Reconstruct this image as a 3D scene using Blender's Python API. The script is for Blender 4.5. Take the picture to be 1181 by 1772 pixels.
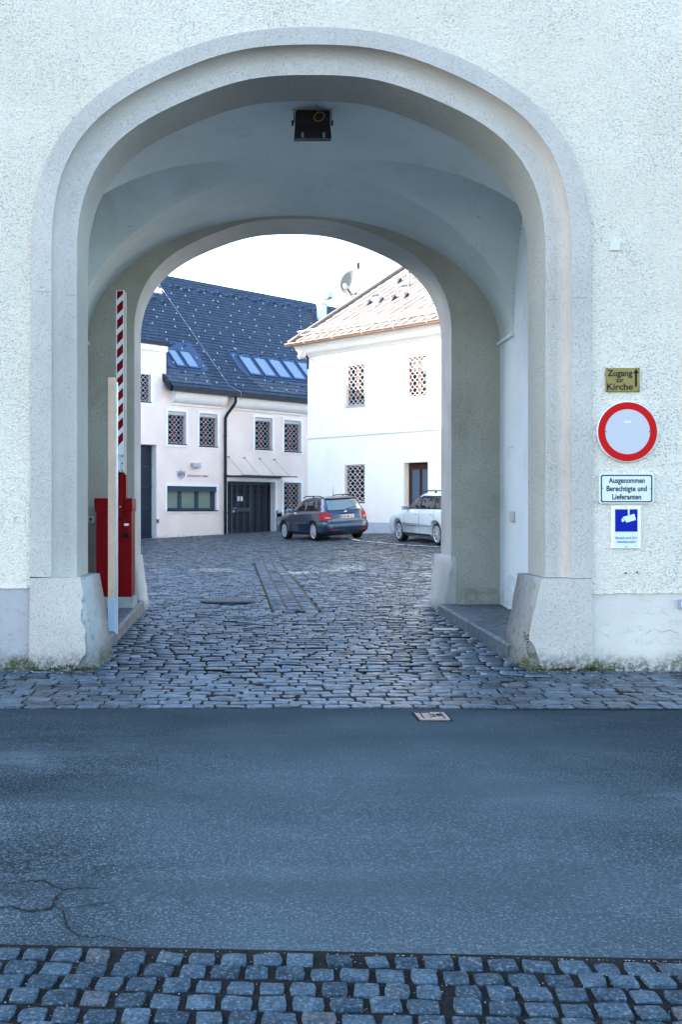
import bpy, bmesh, math, random
import numpy as np
from mathutils import Vector, Matrix

random.seed(7)
RNG = np.random.default_rng(7)
for o in list(bpy.data.objects):
    bpy.data.objects.remove(o, do_unlink=True)
SC = bpy.context.scene
COL = SC.collection

# ------------------------------------------------------------------ camera
CX, CY, F, EYE = 445.0, 885.0, 1750.0, 1.59      # principal point, focal length in photo pixels, eye height in m
cam_d = bpy.data.cameras.new('camera')
cam = bpy.data.objects.new('camera', cam_d)
COL.objects.link(cam)
cam.location = (0, 0, EYE)
cam.rotation_euler = (math.radians(90), 0, 0)
cam_d.sensor_fit = 'VERTICAL'
cam_d.sensor_height = 36.0
cam_d.sensor_width = 24.0
cam_d.lens = F / 1772 * 36.0
cam_d.shift_x = (590.5 - CX) / 1772
cam_d.shift_y = -(886 - CY) / 1772
cam_d.clip_start = 0.05
cam_d.clip_end = 3000
SC.camera = cam

# ------------------------------------------------------------------ daylight
SUN_EL = math.radians(20.5)
SUN_VEC = Vector((-1.0, 0.30, 0)).normalized() * math.cos(SUN_EL) + Vector((0, 0, math.sin(SUN_EL)))   # towards the sun
world = bpy.data.worlds.new('World')
SC.world = world
world.use_nodes = True
wn = world.node_tree
wn.nodes.clear()
sky = wn.nodes.new('ShaderNodeTexSky')
sky.sky_type = 'NISHITA'
sky.sun_disc = False
sky.sun_elevation = SUN_EL
sky.sun_rotation = math.atan2(SUN_VEC.x, SUN_VEC.y)
sky.air_density = 1.0
sky.dust_density = 1.2
sky.ozone_density = 2.0
wb = wn.nodes.new('ShaderNodeBackground')
wb.inputs[1].default_value = 0.15
wo = wn.nodes.new('ShaderNodeOutputWorld')
wn.links.new(sky.outputs[0], wb.inputs[0])
wn.links.new(wb.outputs[0], wo.inputs[0])
sun_d = bpy.data.lights.new('sun', 'SUN')
sun_d.energy = 5.0
sun_d.angle = math.radians(0.5)
sun_d.color = (1.0, 0.90, 0.79)
sun = bpy.data.objects.new('sun', sun_d)
COL.objects.link(sun)
sun.rotation_euler = SUN_VEC.to_track_quat('Z', 'Y').to_euler()
SC.view_settings.view_transform = 'Standard'
SC.view_settings.look = 'None'
SC.view_settings.exposure = 2.8
SC.view_settings.gamma = 1.0
SC.view_settings.use_curve_mapping = False
SC.render.engine = 'CYCLES'
SC.cycles.max_bounces = 8
SC.cycles.diffuse_bounces = 5

# ------------------------------------------------------------------ helpers
def P(u, v, Y):
    """A photo pixel at depth Y as a point of the scene."""
    return Vector(((u - CX) * Y / F, Y, EYE + (CY - v) * Y / F))

def ray(u, v):
    return Vector(((u - CX) / F, 1.0, (CY - v) / F))

def lerp(a, b, t):
    return a + (b - a) * t

class MB:
    """Collects polygons and links them as one mesh object."""
    def __init__(self):
        self.v = []; self.f = []; self.sm = []
    def add(self, vs, fs, smooth=False, M=None):
        n = len(self.v)
        for p in vs:
            p = Vector(p)
            self.v.append(tuple(M @ p) if M is not None else tuple(p))
        for f in fs:
            self.f.append(tuple(i + n for i in f)); self.sm.append(smooth)
        return self
    def box(self, c, s, M=None, rz=0.0):
        x, y, z = s[0] / 2, s[1] / 2, s[2] / 2
        R = Matrix.Translation(Vector(c)) @ Matrix.Rotation(rz, 4, 'Z')
        if M is not None: R = M @ R
        vs = [(-x,-y,-z),(x,-y,-z),(x,y,-z),(-x,y,-z),(-x,-y,z),(x,-y,z),(x,y,z),(-x,y,z)]
        return self.add(vs, [(0,3,2,1),(4,5,6,7),(0,1,5,4),(1,2,6,5),(2,3,7,6),(3,0,4,7)], M=R)
    def box2(self, a, b, M=None):
        c = [(a[i] + b[i]) / 2 for i in range(3)]; s = [abs(b[i] - a[i]) for i in range(3)]
        return self.box(c, s, M)
    def bbox(self, a, b, r, M=None):
        """box with chamfered vertical and horizontal edges"""
        lo = [min(a[i], b[i]) for i in range(3)]; hi = [max(a[i], b[i]) for i in range(3)]
        bm = bmesh.new()
        bmesh.ops.create_cube(bm, size=1)
        for v in bm.verts:
            for i in range(3): v.co[i] = lo[i] if v.co[i] < 0 else hi[i]
        bmesh.ops.bevel(bm, geom=list(bm.edges), offset=r, segments=2, affect='EDGES', profile=0.5)
        bm.verts.index_update()
        self.add([v.co.copy() for v in bm.verts], [[v.index for v in f.verts] for f in bm.faces], M=M)
        bm.free(); return self
    def tube(self, pts, r, n=8, M=None, cap=True, smooth=True):
        pts = [Vector(p) for p in pts]; m = len(pts); rs = r if isinstance(r, (list, tuple)) else [r] * m
        vs = []; up = None
        for i, p in enumerate(pts):
            t = (pts[min(i + 1, m - 1)] - pts[max(i - 1, 0)]).normalized()
            if up is None:
                up = t.orthogonal().normalized()
            up = (up - t * up.dot(t)).normalized(); w = t.cross(up)
            for k in range(n):
                a = 2 * math.pi * k / n
                vs.append(p + (up * math.cos(a) + w * math.sin(a)) * rs[i])
        fs = []
        for i in range(m - 1):
            for k in range(n):
                k2 = (k + 1) % n
                fs.append((i * n + k, i * n + k2, (i + 1) * n + k2, (i + 1) * n + k))
        self.add(vs, fs, smooth, M)
        if cap:
            b = len(self.v) - m * n
            self.f.append(tuple(b + k for k in reversed(range(n)))); self.sm.append(False)
            self.f.append(tuple(b + (m - 1) * n + k for k in range(n))); self.sm.append(False)
        return self
    def lathe(self, prof, n=24, M=None, smooth=True, cap=True):
        """prof: (radius, height) pairs turned about local Z"""
        vs = []; fs = []
        for r, z in prof:
            for k in range(n):
                a = 2 * math.pi * k / n
                vs.append((r * math.cos(a), r * math.sin(a), z))
        for i in range(len(prof) - 1):
            for k in range(n):
                k2 = (k + 1) % n
                fs.append((i * n + k, i * n + k2, (i + 1) * n + k2, (i + 1) * n + k))
        fs2 = []
        if cap and prof[0][0] > 1e-5: fs2.append(tuple(reversed(range(n))))
        if cap and prof[-1][0] > 1e-5: fs2.append(tuple((len(prof) - 1) * n + k for k in range(n)))
        self.add(vs, fs, smooth, M)
        b = len(self.v) - len(vs)
        for f in fs2:
            self.f.append(tuple(i + b for i in f)); self.sm.append(False)
        return self
    def prism(self, pts, a, b, M=None):
        """polygon pts (x, z) extruded from y=a to y=b"""
        n = len(pts)
        vs = [(x, a, z) for x, z in pts] + [(x, b, z) for x, z in pts]
        fs = [tuple(range(n)), tuple(reversed(range(n, 2 * n)))]
        for i in range(n):
            j = (i + 1) % n; fs.append((i, i + n, j + n, j))
        return self.add(vs, fs, M=M)
    def build(self, name, mat, parent=None, smooth=None, fix=True):
        me = bpy.data.meshes.new(name)
        me.from_pydata(self.v, [], self.f)
        me.polygons.foreach_set('use_smooth', self.sm if smooth is None else [smooth] * len(self.f))
        if fix:
            bm = bmesh.new(); bm.from_mesh(me)
            bmesh.ops.recalc_face_normals(bm, faces=list(bm.faces))
            bm.to_mesh(me); bm.free()
        me.update()
        if mat is not None: me.materials.append(mat)
        ob = bpy.data.objects.new(name, me)
        COL.objects.link(ob)
        if parent is not None: ob.parent = parent
        return ob

def tag(o, label=None, cat=None, group=None, kind=None):
    if label: o['label'] = label
    if cat: o['category'] = cat
    if group: o['group'] = group
    if kind: o['kind'] = kind
    return o

def empty(name, label, cat, loc=(0, 0, 0), group=None):
    o = bpy.data.objects.new(name, None); COL.objects.link(o); o.location = loc
    o.empty_display_size = 0.1
    return tag(o, label, cat, group)

def frame(o, x, z=(0, 0, 1)):
    """matrix with local x along x, local z along z, local y = z cross x; origin o"""
    x = Vector(x).normalized(); z = Vector(z).normalized(); y = z.cross(x).normalized(); z = x.cross(y)
    return Matrix(((x.x, y.x, z.x, o[0]), (x.y, y.y, z.y, o[1]), (x.z, y.z, z.z, o[2]), (0, 0, 0, 1)))

def text_mesh(name, s, mat, parent, M, height, width=None, depth=0.001, bold=0.0, align='CENTER'):
    """lettering lying in the local x-z plane of M, facing local -y; M's origin is the middle of the line"""
    cu = bpy.data.curves.new(name, 'FONT'); cu.body = s; cu.size = 1.0; cu.offset = bold; cu.extrude = 0.0
    cu.resolution_u = 4
    tmp = bpy.data.objects.new('lettering_source', cu); COL.objects.link(tmp)
    dg = bpy.context.evaluated_depsgraph_get()
    me = bpy.data.meshes.new_from_object(tmp.evaluated_get(dg))
    bpy.data.objects.remove(tmp, do_unlink=True); bpy.data.curves.remove(cu)
    co = np.empty(len(me.vertices) * 3); me.vertices.foreach_get('co', co); co = co.reshape(-1, 3)
    x0, x1 = co[:, 0].min(), co[:, 0].max(); y0, y1 = co[:, 1].min(), co[:, 1].max()
    ky = height / 0.7                                 # cap height of the built-in face is about 0.7
    kx = ky if width is None else width / (x1 - x0)
    out = np.zeros_like(co)
    out[:, 0] = (co[:, 0] - (x0 + x1) / 2) * kx
    out[:, 2] = (co[:, 1] - 0.35) * ky
    out[:, 1] = -depth
    me.vertices.foreach_set('co', out.ravel())
    me.transform(M); me.update()
    me.name = name
    me.materials.clear(); me.materials.append(mat)
    ob = bpy.data.objects.new(name, me); COL.objects.link(ob)
    if parent is not None: ob.parent = parent
    return ob

# ------------------------------------------------------------------ materials
def new_mat(name):
    m = bpy.data.materials.new(name); m.use_nodes = True
    return m, m.node_tree, m.node_tree.nodes['Principled BSDF']

def rgb(c): return (c[0], c[1], c[2], 1.0)

def simple(name, c, rough=0.6, metal=0.0, spec=0.25, vary=0.0, vscale=3.0, bump=0.0, bscale=60.0, emit=None):
    m, t, b = new_mat(name)
    b.inputs['Base Color'].default_value = rgb(c); b.inputs['Roughness'].default_value = rough
    b.inputs['Metallic'].default_value = metal; b.inputs['Specular IOR Level'].default_value = spec
    if vary or bump:
        tc = t.nodes.new('ShaderNodeTexCoord')
    if vary:
        nz = t.nodes.new('ShaderNodeTexNoise'); nz.inputs['Scale'].default_value = vscale; nz.inputs['Detail'].default_value = 6
        nz.inputs['Roughness'].default_value = 0.65
        t.links.new(tc.outputs['Object'], nz.inputs['Vector'])
        mp = t.nodes.new('ShaderNodeMapRange'); mp.inputs[1].default_value = 0.3; mp.inputs[2].default_value = 0.7
        mp.inputs[3].default_value = 1 - vary; mp.inputs[4].default_value = 1 + vary
        t.links.new(nz.outputs['Fac'], mp.inputs[0])
        mx = t.nodes.new('ShaderNodeMix'); mx.data_type = 'RGBA'; mx.blend_type = 'MULTIPLY'; mx.inputs[0].default_value = 1
        mx.inputs[6].default_value = rgb(c); t.links.new(mp.outputs[0], mx.inputs[7])
        t.links.new(mx.outputs[2], b.inputs['Base Color'])
    if bump:
        n2 = t.nodes.new('ShaderNodeTexNoise'); n2.inputs['Scale'].default_value = bscale; n2.inputs['Detail'].default_value = 4
        t.links.new(tc.outputs['Object'], n2.inputs['Vector'])
        bp = t.nodes.new('ShaderNodeBump'); bp.inputs['Strength'].default_value = bump; bp.inputs['Distance'].default_value = 0.01
        t.links.new(n2.outputs['Fac'], bp.inputs['Height']); t.links.new(bp.outputs[0], b.inputs['Normal'])
    return m

class NT:
    """small node-writing helper"""
    def __init__(s, name):
        s.m, s.t, s.b = new_mat(name)
        s.pos = s.t.nodes.new('ShaderNodeTexCoord').outputs['Object']
    def link(s, a, b): s.t.links.new(a, b)
    def noise(s, scale, detail=5, rough=0.6, vec=None, dist=0.0):
        n = s.t.nodes.new('ShaderNodeTexNoise'); n.inputs['Scale'].default_value = scale
        n.inputs['Detail'].default_value = detail; n.inputs['Roughness'].default_value = rough
        n.inputs['Distortion'].default_value = dist
        s.link(vec if vec is not None else s.pos, n.inputs['Vector']); return n.outputs['Fac']
    def voro(s, scale, feature='F1', vec=None, rand=1.0):
        n = s.t.nodes.new('ShaderNodeTexVoronoi'); n.feature = feature
        n.inputs['Scale'].default_value = scale; n.inputs['Randomness'].default_value = rand
        s.link(vec if vec is not None else s.pos, n.inputs['Vector']); return n
    def scale(s, v, vec=None):
        n = s.t.nodes.new('ShaderNodeMapping'); n.inputs['Scale'].default_value = v
        s.link(vec if vec is not None else s.pos, n.inputs['Vector']); return n.outputs[0]
    def ramp(s, x, a, b, lo=0.0, hi=1.0):
        n = s.t.nodes.new('ShaderNodeMapRange'); n.interpolation_type = 'SMOOTHSTEP'
        s.link(x, n.inputs[0])
        for i, k in zip((1, 2, 3, 4), (a, b, lo, hi)): n.inputs[i].default_value = k
        return n.outputs[0]
    def math(s, op, a, b=0.0):
        n = s.t.nodes.new('ShaderNodeMath'); n.operation = op
        for i, k in enumerate((a, b)):
            if hasattr(k, 'links'): s.link(k, n.inputs[i])
            else: n.inputs[i].default_value = k
        return n.outputs[0]
    def mix(s, fac, a, b, mode='MIX'):
        n = s.t.nodes.new('ShaderNodeMix'); n.data_type = 'RGBA'; n.blend_type = mode
        if hasattr(fac, 'links'): s.link(fac, n.inputs[0])
        else: n.inputs[0].default_value = fac
        for i, k in ((6, a), (7, b)):
            if hasattr(k, 'links'): s.link(k, n.inputs[i])
            elif isinstance(k, (int, float)): n.inputs[i].default_value = (k, k, k, 1)
            else: n.inputs[i].default_value = rgb(k)
        return n.outputs[2]
    def xyz(s):
        n = s.t.nodes.new('ShaderNodeSeparateXYZ'); s.link(s.pos, n.inputs[0]); return n.outputs
    def bump(s, h, strength, dist, prev=None):
        n = s.t.nodes.new('ShaderNodeBump'); n.inputs['Strength'].default_value = strength
        n.inputs['Distance'].default_value = dist; s.link(h, n.inputs['Height'])
        if prev is not None: s.link(prev, n.inputs['Normal'])
        return n.outputs[0]
    def out(s, color, rough=None, normal=None):
        if hasattr(color, 'links'): s.link(color, s.b.inputs['Base Color'])
        else: s.b.inputs['Base Color'].default_value = rgb(color)
        if rough is not None:
            if hasattr(rough, 'links'): s.link(rough, s.b.inputs['Roughness'])
            else: s.b.inputs['Roughness'].default_value = rough
        if normal is not None: s.link(normal, s.b.inputs['Normal'])
        return s.m

def plaster(name, c, coarse=1.0, spots=0.0, grain=22.0, dirt_z=None, dirt_h=0.25, moss=False, patch=0.06, rough=0.92, specks=0.5, spcol=None):
    """rough rendered wall: pitted grain, soft patches, dirt and moss near the foot"""
    s = NT(name)
    w = s.scale((1.0, 1.0, 1.25))
    g1 = s.noise(grain, 5, 0.65, w, 0.25)
    g2 = s.noise(grain * 3.3, 3, 0.6, w)
    pit = s.ramp(g1, 0.30, 0.47, 0.0, 1.0)
    h = s.math('ADD', s.math('MULTIPLY', pit, 1.0), s.math('MULTIPLY', g2, 0.35))
    big = s.noise(0.7, 5, 0.6)
    col = s.mix(s.ramp(big, 0.35, 0.7), [k * (1 - patch) for k in c], [min(1, k * (1 + patch)) for k in c])
    pitc = spcol or [k * 0.45 for k in c]
    col = s.mix(s.math('MULTIPLY', s.ramp(g1, 0.40, 0.26), specks), col, pitc)  # low grain darkened in the colour as well as by the bump
    st = s.noise(3.0, 4, 0.7, s.scale((3.0, 3.0, 0.35)))
    col = s.mix(s.ramp(st, 0.55, 0.8, 0.0, 0.12), col, [k * 0.6 for k in c])
    if dirt_z is not None:
        z = s.xyz()[2]
        zz = s.math('ADD', s.math('SUBTRACT', z, dirt_z), s.math('MULTIPLY', s.noise(5.0, 6, 0.7), -dirt_h * 1.3))
        d = s.ramp(zz, dirt_h * 0.35, -dirt_h * 0.75)
        sp = s.ramp(s.noise(28, 4, 0.7), 0.42, 0.56)
        col = s.mix(s.math('MULTIPLY', d, s.math('ADD', s.math('MULTIPLY', sp, 0.55), 0.4)), col, (0.09, 0.085, 0.075))
        if moss:
            mz = s.ramp(zz, dirt_h * 0.15, -dirt_h * 0.6)
            mm = s.math('MULTIPLY', mz, s.ramp(s.noise(2.6, 5, 0.75), 0.47, 0.62))
            mm = s.math('MULTIPLY', mm, s.ramp(s.noise(40, 3, 0.7), 0.38, 0.52, 0.3, 1.0))
            col = s.mix(mm, col, (0.055, 0.065, 0.018))
    if spots:
        v1 = s.voro(7.0); vc = s.t.nodes.new('ShaderNodeSeparateColor'); s.link(v1.outputs['Color'], vc.inputs[0])
        k1 = s.math('MULTIPLY', s.ramp(s.math('ADD', v1.outputs['Distance'], s.math('MULTIPLY', g2, 0.10)), 0.17, 0.11), s.ramp(vc.outputs[0], 0.75, 0.85))
        v2 = s.voro(22.0); vd = s.t.nodes.new('ShaderNodeSeparateColor'); s.link(v2.outputs['Color'], vd.inputs[0])
        k2 = s.math('MULTIPLY', s.ramp(v2.outputs['Distance'], 0.22, 0.12), s.ramp(vd.outputs[0], 0.88, 0.94))
        col = s.mix(s.math('MULTIPLY', s.math('MAXIMUM', k1, k2), spots), col, [k * 0.35 for k in c])
        sm = s.noise(1.3, 6, 0.7, s.scale((1, 1, 0.6)), 0.8)
        col = s.mix(s.ramp(sm, 0.50, 0.72, 0, 0.30), col, [k * 0.62 for k in c])
    nrm = s.bump(h, 0.9, 0.012 * coarse); s.b.inputs['Specular IOR Level'].default_value = 0.15
    return s.out(col, rough, nrm)

def stone_mat(name, c1, c2, rough=0.55, grit=70.0, warm=None, spec=0.5, sparkle=0.3):
    s = NT(name)
    s.b.inputs['Specular IOR Level'].default_value = spec
    oi = s.t.nodes.new('ShaderNodeObjectInfo').outputs['Random']
    isl = s.t.nodes.new('ShaderNodeNewGeometry').outputs['Random Per Island']
    r = s.math('FRACT', s.math('ADD', oi, isl))
    r2 = s.math('FRACT', s.math('MULTIPLY', r, 17.31))
    geo = s.t.nodes.new('ShaderNodeNewGeometry').outputs['Position']
    col = s.mix(r, c1, c2)
    if warm: col = s.mix(s.ramp(r2, 0.90, 0.97, 0, 0.6), col, warm)
    n = s.noise(grit, 4, 0.75, geo); n2 = s.noise(9, 5, 0.7, geo)
    col = s.mix(s.ramp(n2, 0.3, 0.7, 0.0, 1.0), col, s.mix(1.0, col, (0.6, 0.62, 0.66), 'MULTIPLY'))
    col = s.mix(s.ramp(n, 0.53, 0.66, 0, sparkle), col, (0.40, 0.46, 0.52))
    col = s.mix(s.ramp(n, 0.49, 0.36, 0, 0.7), col, [k * 0.35 for k in c1])
    rr = s.ramp(n2, 0.3, 0.7, rough - 0.1, rough + 0.14)
    nr = s.bump(n2, 0.5, 0.012); nr = s.bump(n, 0.5, 0.004, nr)
    return s.out(col, rr, nr)

def glass_pane(name, c=(0.012, 0.02, 0.03), rough=0.04, ior=1.5, spec=0.5):
    m, t, b = new_mat(name)
    b.inputs['Base Color'].default_value = rgb(c); b.inputs['Roughness'].default_value = rough
    b.inputs['IOR'].default_value = ior; b.inputs['Specular IOR Level'].default_value = spec
    tc = t.nodes.new('ShaderNodeTexCoord'); n = t.nodes.new('ShaderNodeTexNoise'); n.inputs['Scale'].default_value = 2.2
    t.links.new(tc.outputs['Object'], n.inputs['Vector'])
    bp = t.nodes.new('ShaderNodeBump'); bp.inputs['Strength'].default_value = 0.5; bp.inputs['Distance'].default_value = 0.05
    t.links.new(n.outputs['Fac'], bp.inputs['Height']); t.links.new(bp.outputs[0], b.inputs['Normal'])
    return m

def asphalt_mat():
    s = NT('asphalt')
    w = s.pos
    big = s.noise(0.55, 6, 0.65, s.scale((1.0, 1.4, 1.0)), 0.5)
    mid = s.noise(3.0, 6, 0.7, s.scale((0.6, 1.6, 1.0)))
    fine = s.noise(75, 5, 0.85); fine2 = s.noise(60, 4, 0.7)
    col = s.mix(s.ramp(big, 0.36, 0.62), (0.020, 0.034, 0.042), (0.060, 0.090, 0.104))
    col = s.mix(s.ramp(mid, 0.35, 0.72), s.mix(1.0, col, (0.78, 0.78, 0.78), 'MULTIPLY'), col)
    v = s.voro(130); chip = s.ramp(v.outputs['Distance'], 0.30, 0.12)
    vc = s.t.nodes.new('ShaderNodeSeparateColor'); s.link(v.outputs['Color'], vc.inputs[0])
    chip = s.math('MULTIPLY', chip, s.ramp(vc.outputs[0], 0.72, 0.9))
    col = s.mix(chip, col, (0.36, 0.38, 0.40))
    col = s.mix(s.ramp(fine, 0.51, 0.41, 0, 0.9), col, (0.014, 0.017, 0.022)); col = s.mix(s.ramp(fine, 0.54, 0.61, 0, 0.8), col, (0.24, 0.28, 0.32))
    wear = s.noise(1.0, 4, 0.6, s.scale((0.12, 1.1, 1.0)))
    col = s.mix(s.ramp(wear, 0.48, 0.64, 0, 0.55), col, (0.022, 0.036, 0.042))
    lite = s.noise(0.8, 5, 0.65, s.scale((0.35, 1.3, 1.0)), 0.4)
    col = s.mix(s.ramp(lite, 0.54, 0.70, 0, 0.35), col, (0.155, 0.20, 0.22))
    px = s.math('ABSOLUTE', s.math('SUBTRACT', s.math('ADD', s.xyz()[0], s.math('MULTIPLY', s.noise(0.7, 4, 0.6), 1.6)), 1.5))
    col = s.mix(s.ramp(px, 2.2, 0.6, 0, 0.40), col, (0.090, 0.130, 0.146))
    vs = s.voro(1.9); vq = s.t.nodes.new('ShaderNodeSeparateColor'); s.link(vs.outputs['Color'], vq.inputs[0])
    spot = s.math('MULTIPLY', s.ramp(s.math('ADD', vs.outputs['Distance'], s.math('MULTIPLY', s.noise(18, 4, 0.7), 0.10)), 0.115, 0.075), s.ramp(vq.outputs[1], 0.62, 0.72))
    col = s.mix(s.math('MULTIPLY', spot, 0.7), col, (0.018, 0.026, 0.032))
    # darker band by the joint with the paving
    y = s.xyz()[1]
    band = s.ramp(s.math('ADD', y, s.math('MULTIPLY', s.noise(1.2, 5, 0.7), 1.6)), 6.6, 9.3)
    col = s.mix(s.math('MULTIPLY', band, 0.75), col, (0.020, 0.033, 0.040))
    nr = s.bump(fine2, 0.5, 0.006); nr = s.bump(fine, 0.6, 0.003, nr); s.b.inputs['Specular IOR Level'].default_value = 0.06
    return s.out(col, 0.85, nr)

def roughcast_mat():
    s = NT('roughcast_render')
    w = s.scale((1.0, 1.0, 1.2))
    a = s.noise(48, 4, 0.6, w, 0.3); b = s.noise(110, 3, 0.6, w); c = s.noise(17, 4, 0.65, w, 0.5)
    h = s.math('ADD', s.math('MULTIPLY', a, 1.0), s.math('ADD', s.math('MULTIPLY', b, 0.35), s.math('MULTIPLY', c, 0.5)))
    col = s.mix(s.ramp(s.noise(0.6, 5, 0.6), 0.35, 0.68), (0.85, 0.75, 0.605), (0.94, 0.835, 0.68))
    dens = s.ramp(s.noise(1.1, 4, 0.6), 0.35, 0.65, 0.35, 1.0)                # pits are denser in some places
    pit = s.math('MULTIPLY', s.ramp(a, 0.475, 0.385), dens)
    col = s.mix(s.math('MULTIPLY', pit, 0.60), col, (0.30, 0.29, 0.26))  # pits darkened in the colour too, on top of the relief
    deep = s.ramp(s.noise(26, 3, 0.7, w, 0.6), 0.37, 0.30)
    col = s.mix(s.math('MULTIPLY', deep, 0.6), col, (0.20, 0.20, 0.18))  # larger dark pits, in the colour only
    st = s.noise(2.2, 5, 0.7, s.scale((2.6, 2.6, 0.22)))
    col = s.mix(s.ramp(st, 0.52, 0.78, 0.0, 0.22), col, (0.52, 0.49, 0.43))
    s.b.inputs['Specular IOR Level'].default_value = 0.15
    return s.out(col, 0.93, s.bump(h, 1.0, 0.035))

M = {}
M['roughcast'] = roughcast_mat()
M['band'] = plaster('surround_plaster', (0.51, 0.46, 0.405), 0.45, grain=85.0, dirt_z=0.04, dirt_h=0.20, moss=True, patch=0.09, specks=0.10, spcol=(0.28, 0.29, 0.29))
M['plinth_l'] = plaster('smooth_plinth_lilac', (0.37, 0.345, 0.34), 0.35, grain=12.0, dirt_z=0.05, dirt_h=0.18, moss=True, specks=0.15)
M['plinth_r'] = plaster('smooth_plinth_grey', (0.56, 0.50, 0.43), 0.35, grain=12.0, dirt_z=0.0, dirt_h=0.24, moss=True, patch=0.1, specks=0.15)
M['corestone'] = plaster('worn_corner_stone', (0.30, 0.305, 0.29), 0.8, grain=14.0, dirt_z=0.05, dirt_h=0.25, moss=True, patch=0.25, specks=0.5)
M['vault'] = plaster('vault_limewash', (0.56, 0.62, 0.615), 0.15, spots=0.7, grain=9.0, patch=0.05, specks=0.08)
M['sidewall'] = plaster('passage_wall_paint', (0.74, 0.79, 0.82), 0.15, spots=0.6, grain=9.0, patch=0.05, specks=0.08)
M['olive'] = plaster('olive_render', (0.38, 0.365, 0.305), 0.5, spots=0.5, grain=30.0, patch=0.1, specks=0.12)
M['innerreveal'] = plaster('smooth_reveal', (0.44, 0.44, 0.42), 0.4, spots=0.5, grain=16.0, dirt_z=0.1, dirt_h=0.2, patch=0.14, specks=0.25)
M['pinkwall'] = plaster('pink_render', (0.92, 0.79, 0.71), 0.9, grain=30.0, dirt_z=0.3, dirt_h=0.35, patch=0.05, specks=0.14, spcol=(0.40, 0.36, 0.37))
M['whitetrim'] = simple('white_trim_paint', (0.88, 0.88, 0.86), 0.7, vary=0.04)
M['whitewall'] = plaster('white_smooth_render', (0.93, 0.90, 0.80), 0.2, grain=9.0, patch=0.03, specks=0.06)
M['greyplinth'] = simple('grey_plinth_paint', (0.52, 0.55, 0.60), 0.8, vary=0.08)
M['asphalt'] = asphalt_mat()
M['cobble'] = stone_mat('granite_setts', (0.010, 0.020, 0.030), (0.088, 0.134, 0.170), 0.40, 55.0, warm=(0.15, 0.13, 0.11), sparkle=0.35, spec=0.45)
M['kerbcobble'] = stone_mat('small_granite_setts', (0.024, 0.048, 0.066), (0.070, 0.114, 0.142), 0.75, 75.0, warm=(0.11, 0.105, 0.095), sparkle=0.30, spec=0.2)
M['kerb'] = stone_mat('kerb_granite', (0.07, 0.085, 0.10), (0.12, 0.14, 0.155), 0.6, 60.0, sparkle=0.15)
M['soil'] = simple('joint_grit', (0.005, 0.006, 0.006), 0.95, vary=0.5, vscale=30, bump=0.6, bscale=80)
M['yard'] = simple('yard_ground', (0.07, 0.08, 0.09), 0.9, vary=0.3, vscale=1.2)
M['grit'] = stone_mat('loose_grit', (0.12, 0.12, 0.12), (0.5, 0.5, 0.5), 0.8, 60)
M['moss'] = simple('moss', (0.035, 0.045, 0.014), 0.95, vary=0.5, vscale=25, bump=0.8, bscale=120)
M['crack'] = simple('open_crack', (0.008, 0.009, 0.010), 0.95)
M['red'] = simple('red_powder_coat', (0.17, 0.0015, 0.004), 0.38, spec=0.08, vary=0.08, vscale=2)
M['signred'] = simple('sign_red', (0.50, 0.004, 0.005), 0.4, spec=0.08)
M['signwhite'] = simple('sign_white', (0.47, 0.45, 0.46), 0.45)
M['signwhite2'] = simple('plate_white', (0.62, 0.64, 0.63), 0.45)
M['black'] = simple('black_print', (0.006, 0.009, 0.014), 0.5, spec=0.08)
M['blue'] = simple('blue_print', (0.003, 0.012, 0.26), 0.45, spec=0.08)
M['bluetext'] = simple('blue_lettering', (0.03, 0.09, 0.33), 0.5)
M['brass'] = simple('aged_brass', (0.24, 0.18, 0.05), 0.5, metal=0.35, vary=0.15, vscale=9)
M['galv'] = simple('galvanised_steel', (0.50, 0.54, 0.58), 0.4, metal=0.7, vary=0.12, vscale=5)
M['alu'] = simple('white_aluminium', (0.66, 0.68, 0.68), 0.4, vary=0.08)
M['tan'] = simple('tan_painted_post', (0.66, 0.46, 0.32), 0.5, vary=0.12, vscale=4)
M['blackmetal'] = simple('black_metal', (0.007, 0.007, 0.008), 0.5, spec=0.08)
M['darkmetal'] = simple('dark_blue_grey_metal', (0.022, 0.032, 0.045), 0.5)
M['rust'] = simple('rusty_red_cap', (0.09, 0.012, 0.010), 0.7)
M['orange'] = simple('orange_cable', (0.20, 0.10, 0.04), 0.6)
M['concrete'] = simple('concrete', (0.30, 0.31, 0.30), 0.9, vary=0.2, vscale=6, bump=0.4)
M['slate'] = stone_mat('blue_slates', (0.014, 0.028, 0.050), (0.034, 0.056, 0.090), 0.55, 14.0, sparkle=0.05)
M['slateold'] = stone_mat('weathered_slates', (0.05, 0.07, 0.095), (0.10, 0.125, 0.15), 0.6, 14.0, sparkle=0.1)
M['flash'] = simple('blue_grey_flashing', (0.05, 0.085, 0.15), 0.5, metal=0.2, vary=0.1)
M['tile'] = stone_mat('sand_roof_tiles', (0.17, 0.15, 0.13), (0.25, 0.225, 0.20), 0.8, 10.0, sparkle=0.1, warm=(0.22, 0.17, 0.14))
M['copper'] = simple('copper_gutter', (0.40, 0.26, 0.20), 0.5, metal=0.1, vary=0.15)
M['gutter'] = simple('dark_gutter', (0.012, 0.018, 0.024), 0.45)
M['pane'] = glass_pane('window_glass', spec=0.12)
M['skypane'] = glass_pane('skylight_glass', (0.20, 0.27, 0.36), 0.12, 1.9)
M['greenpane'] = glass_pane('green_tinted_glass', (0.17, 0.24, 0.19), 0.10, 1.6)
M['wood'] = simple('red_brown_window_wood', (0.17, 0.035, 0.028), 0.5)
M['doorwood'] = simple('dark_brown_door_wood', (0.075, 0.028, 0.026), 0.5, vary=0.15)
M['grille'] = simple('silver_window_grille', (0.66, 0.69, 0.72), 0.5)
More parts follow.
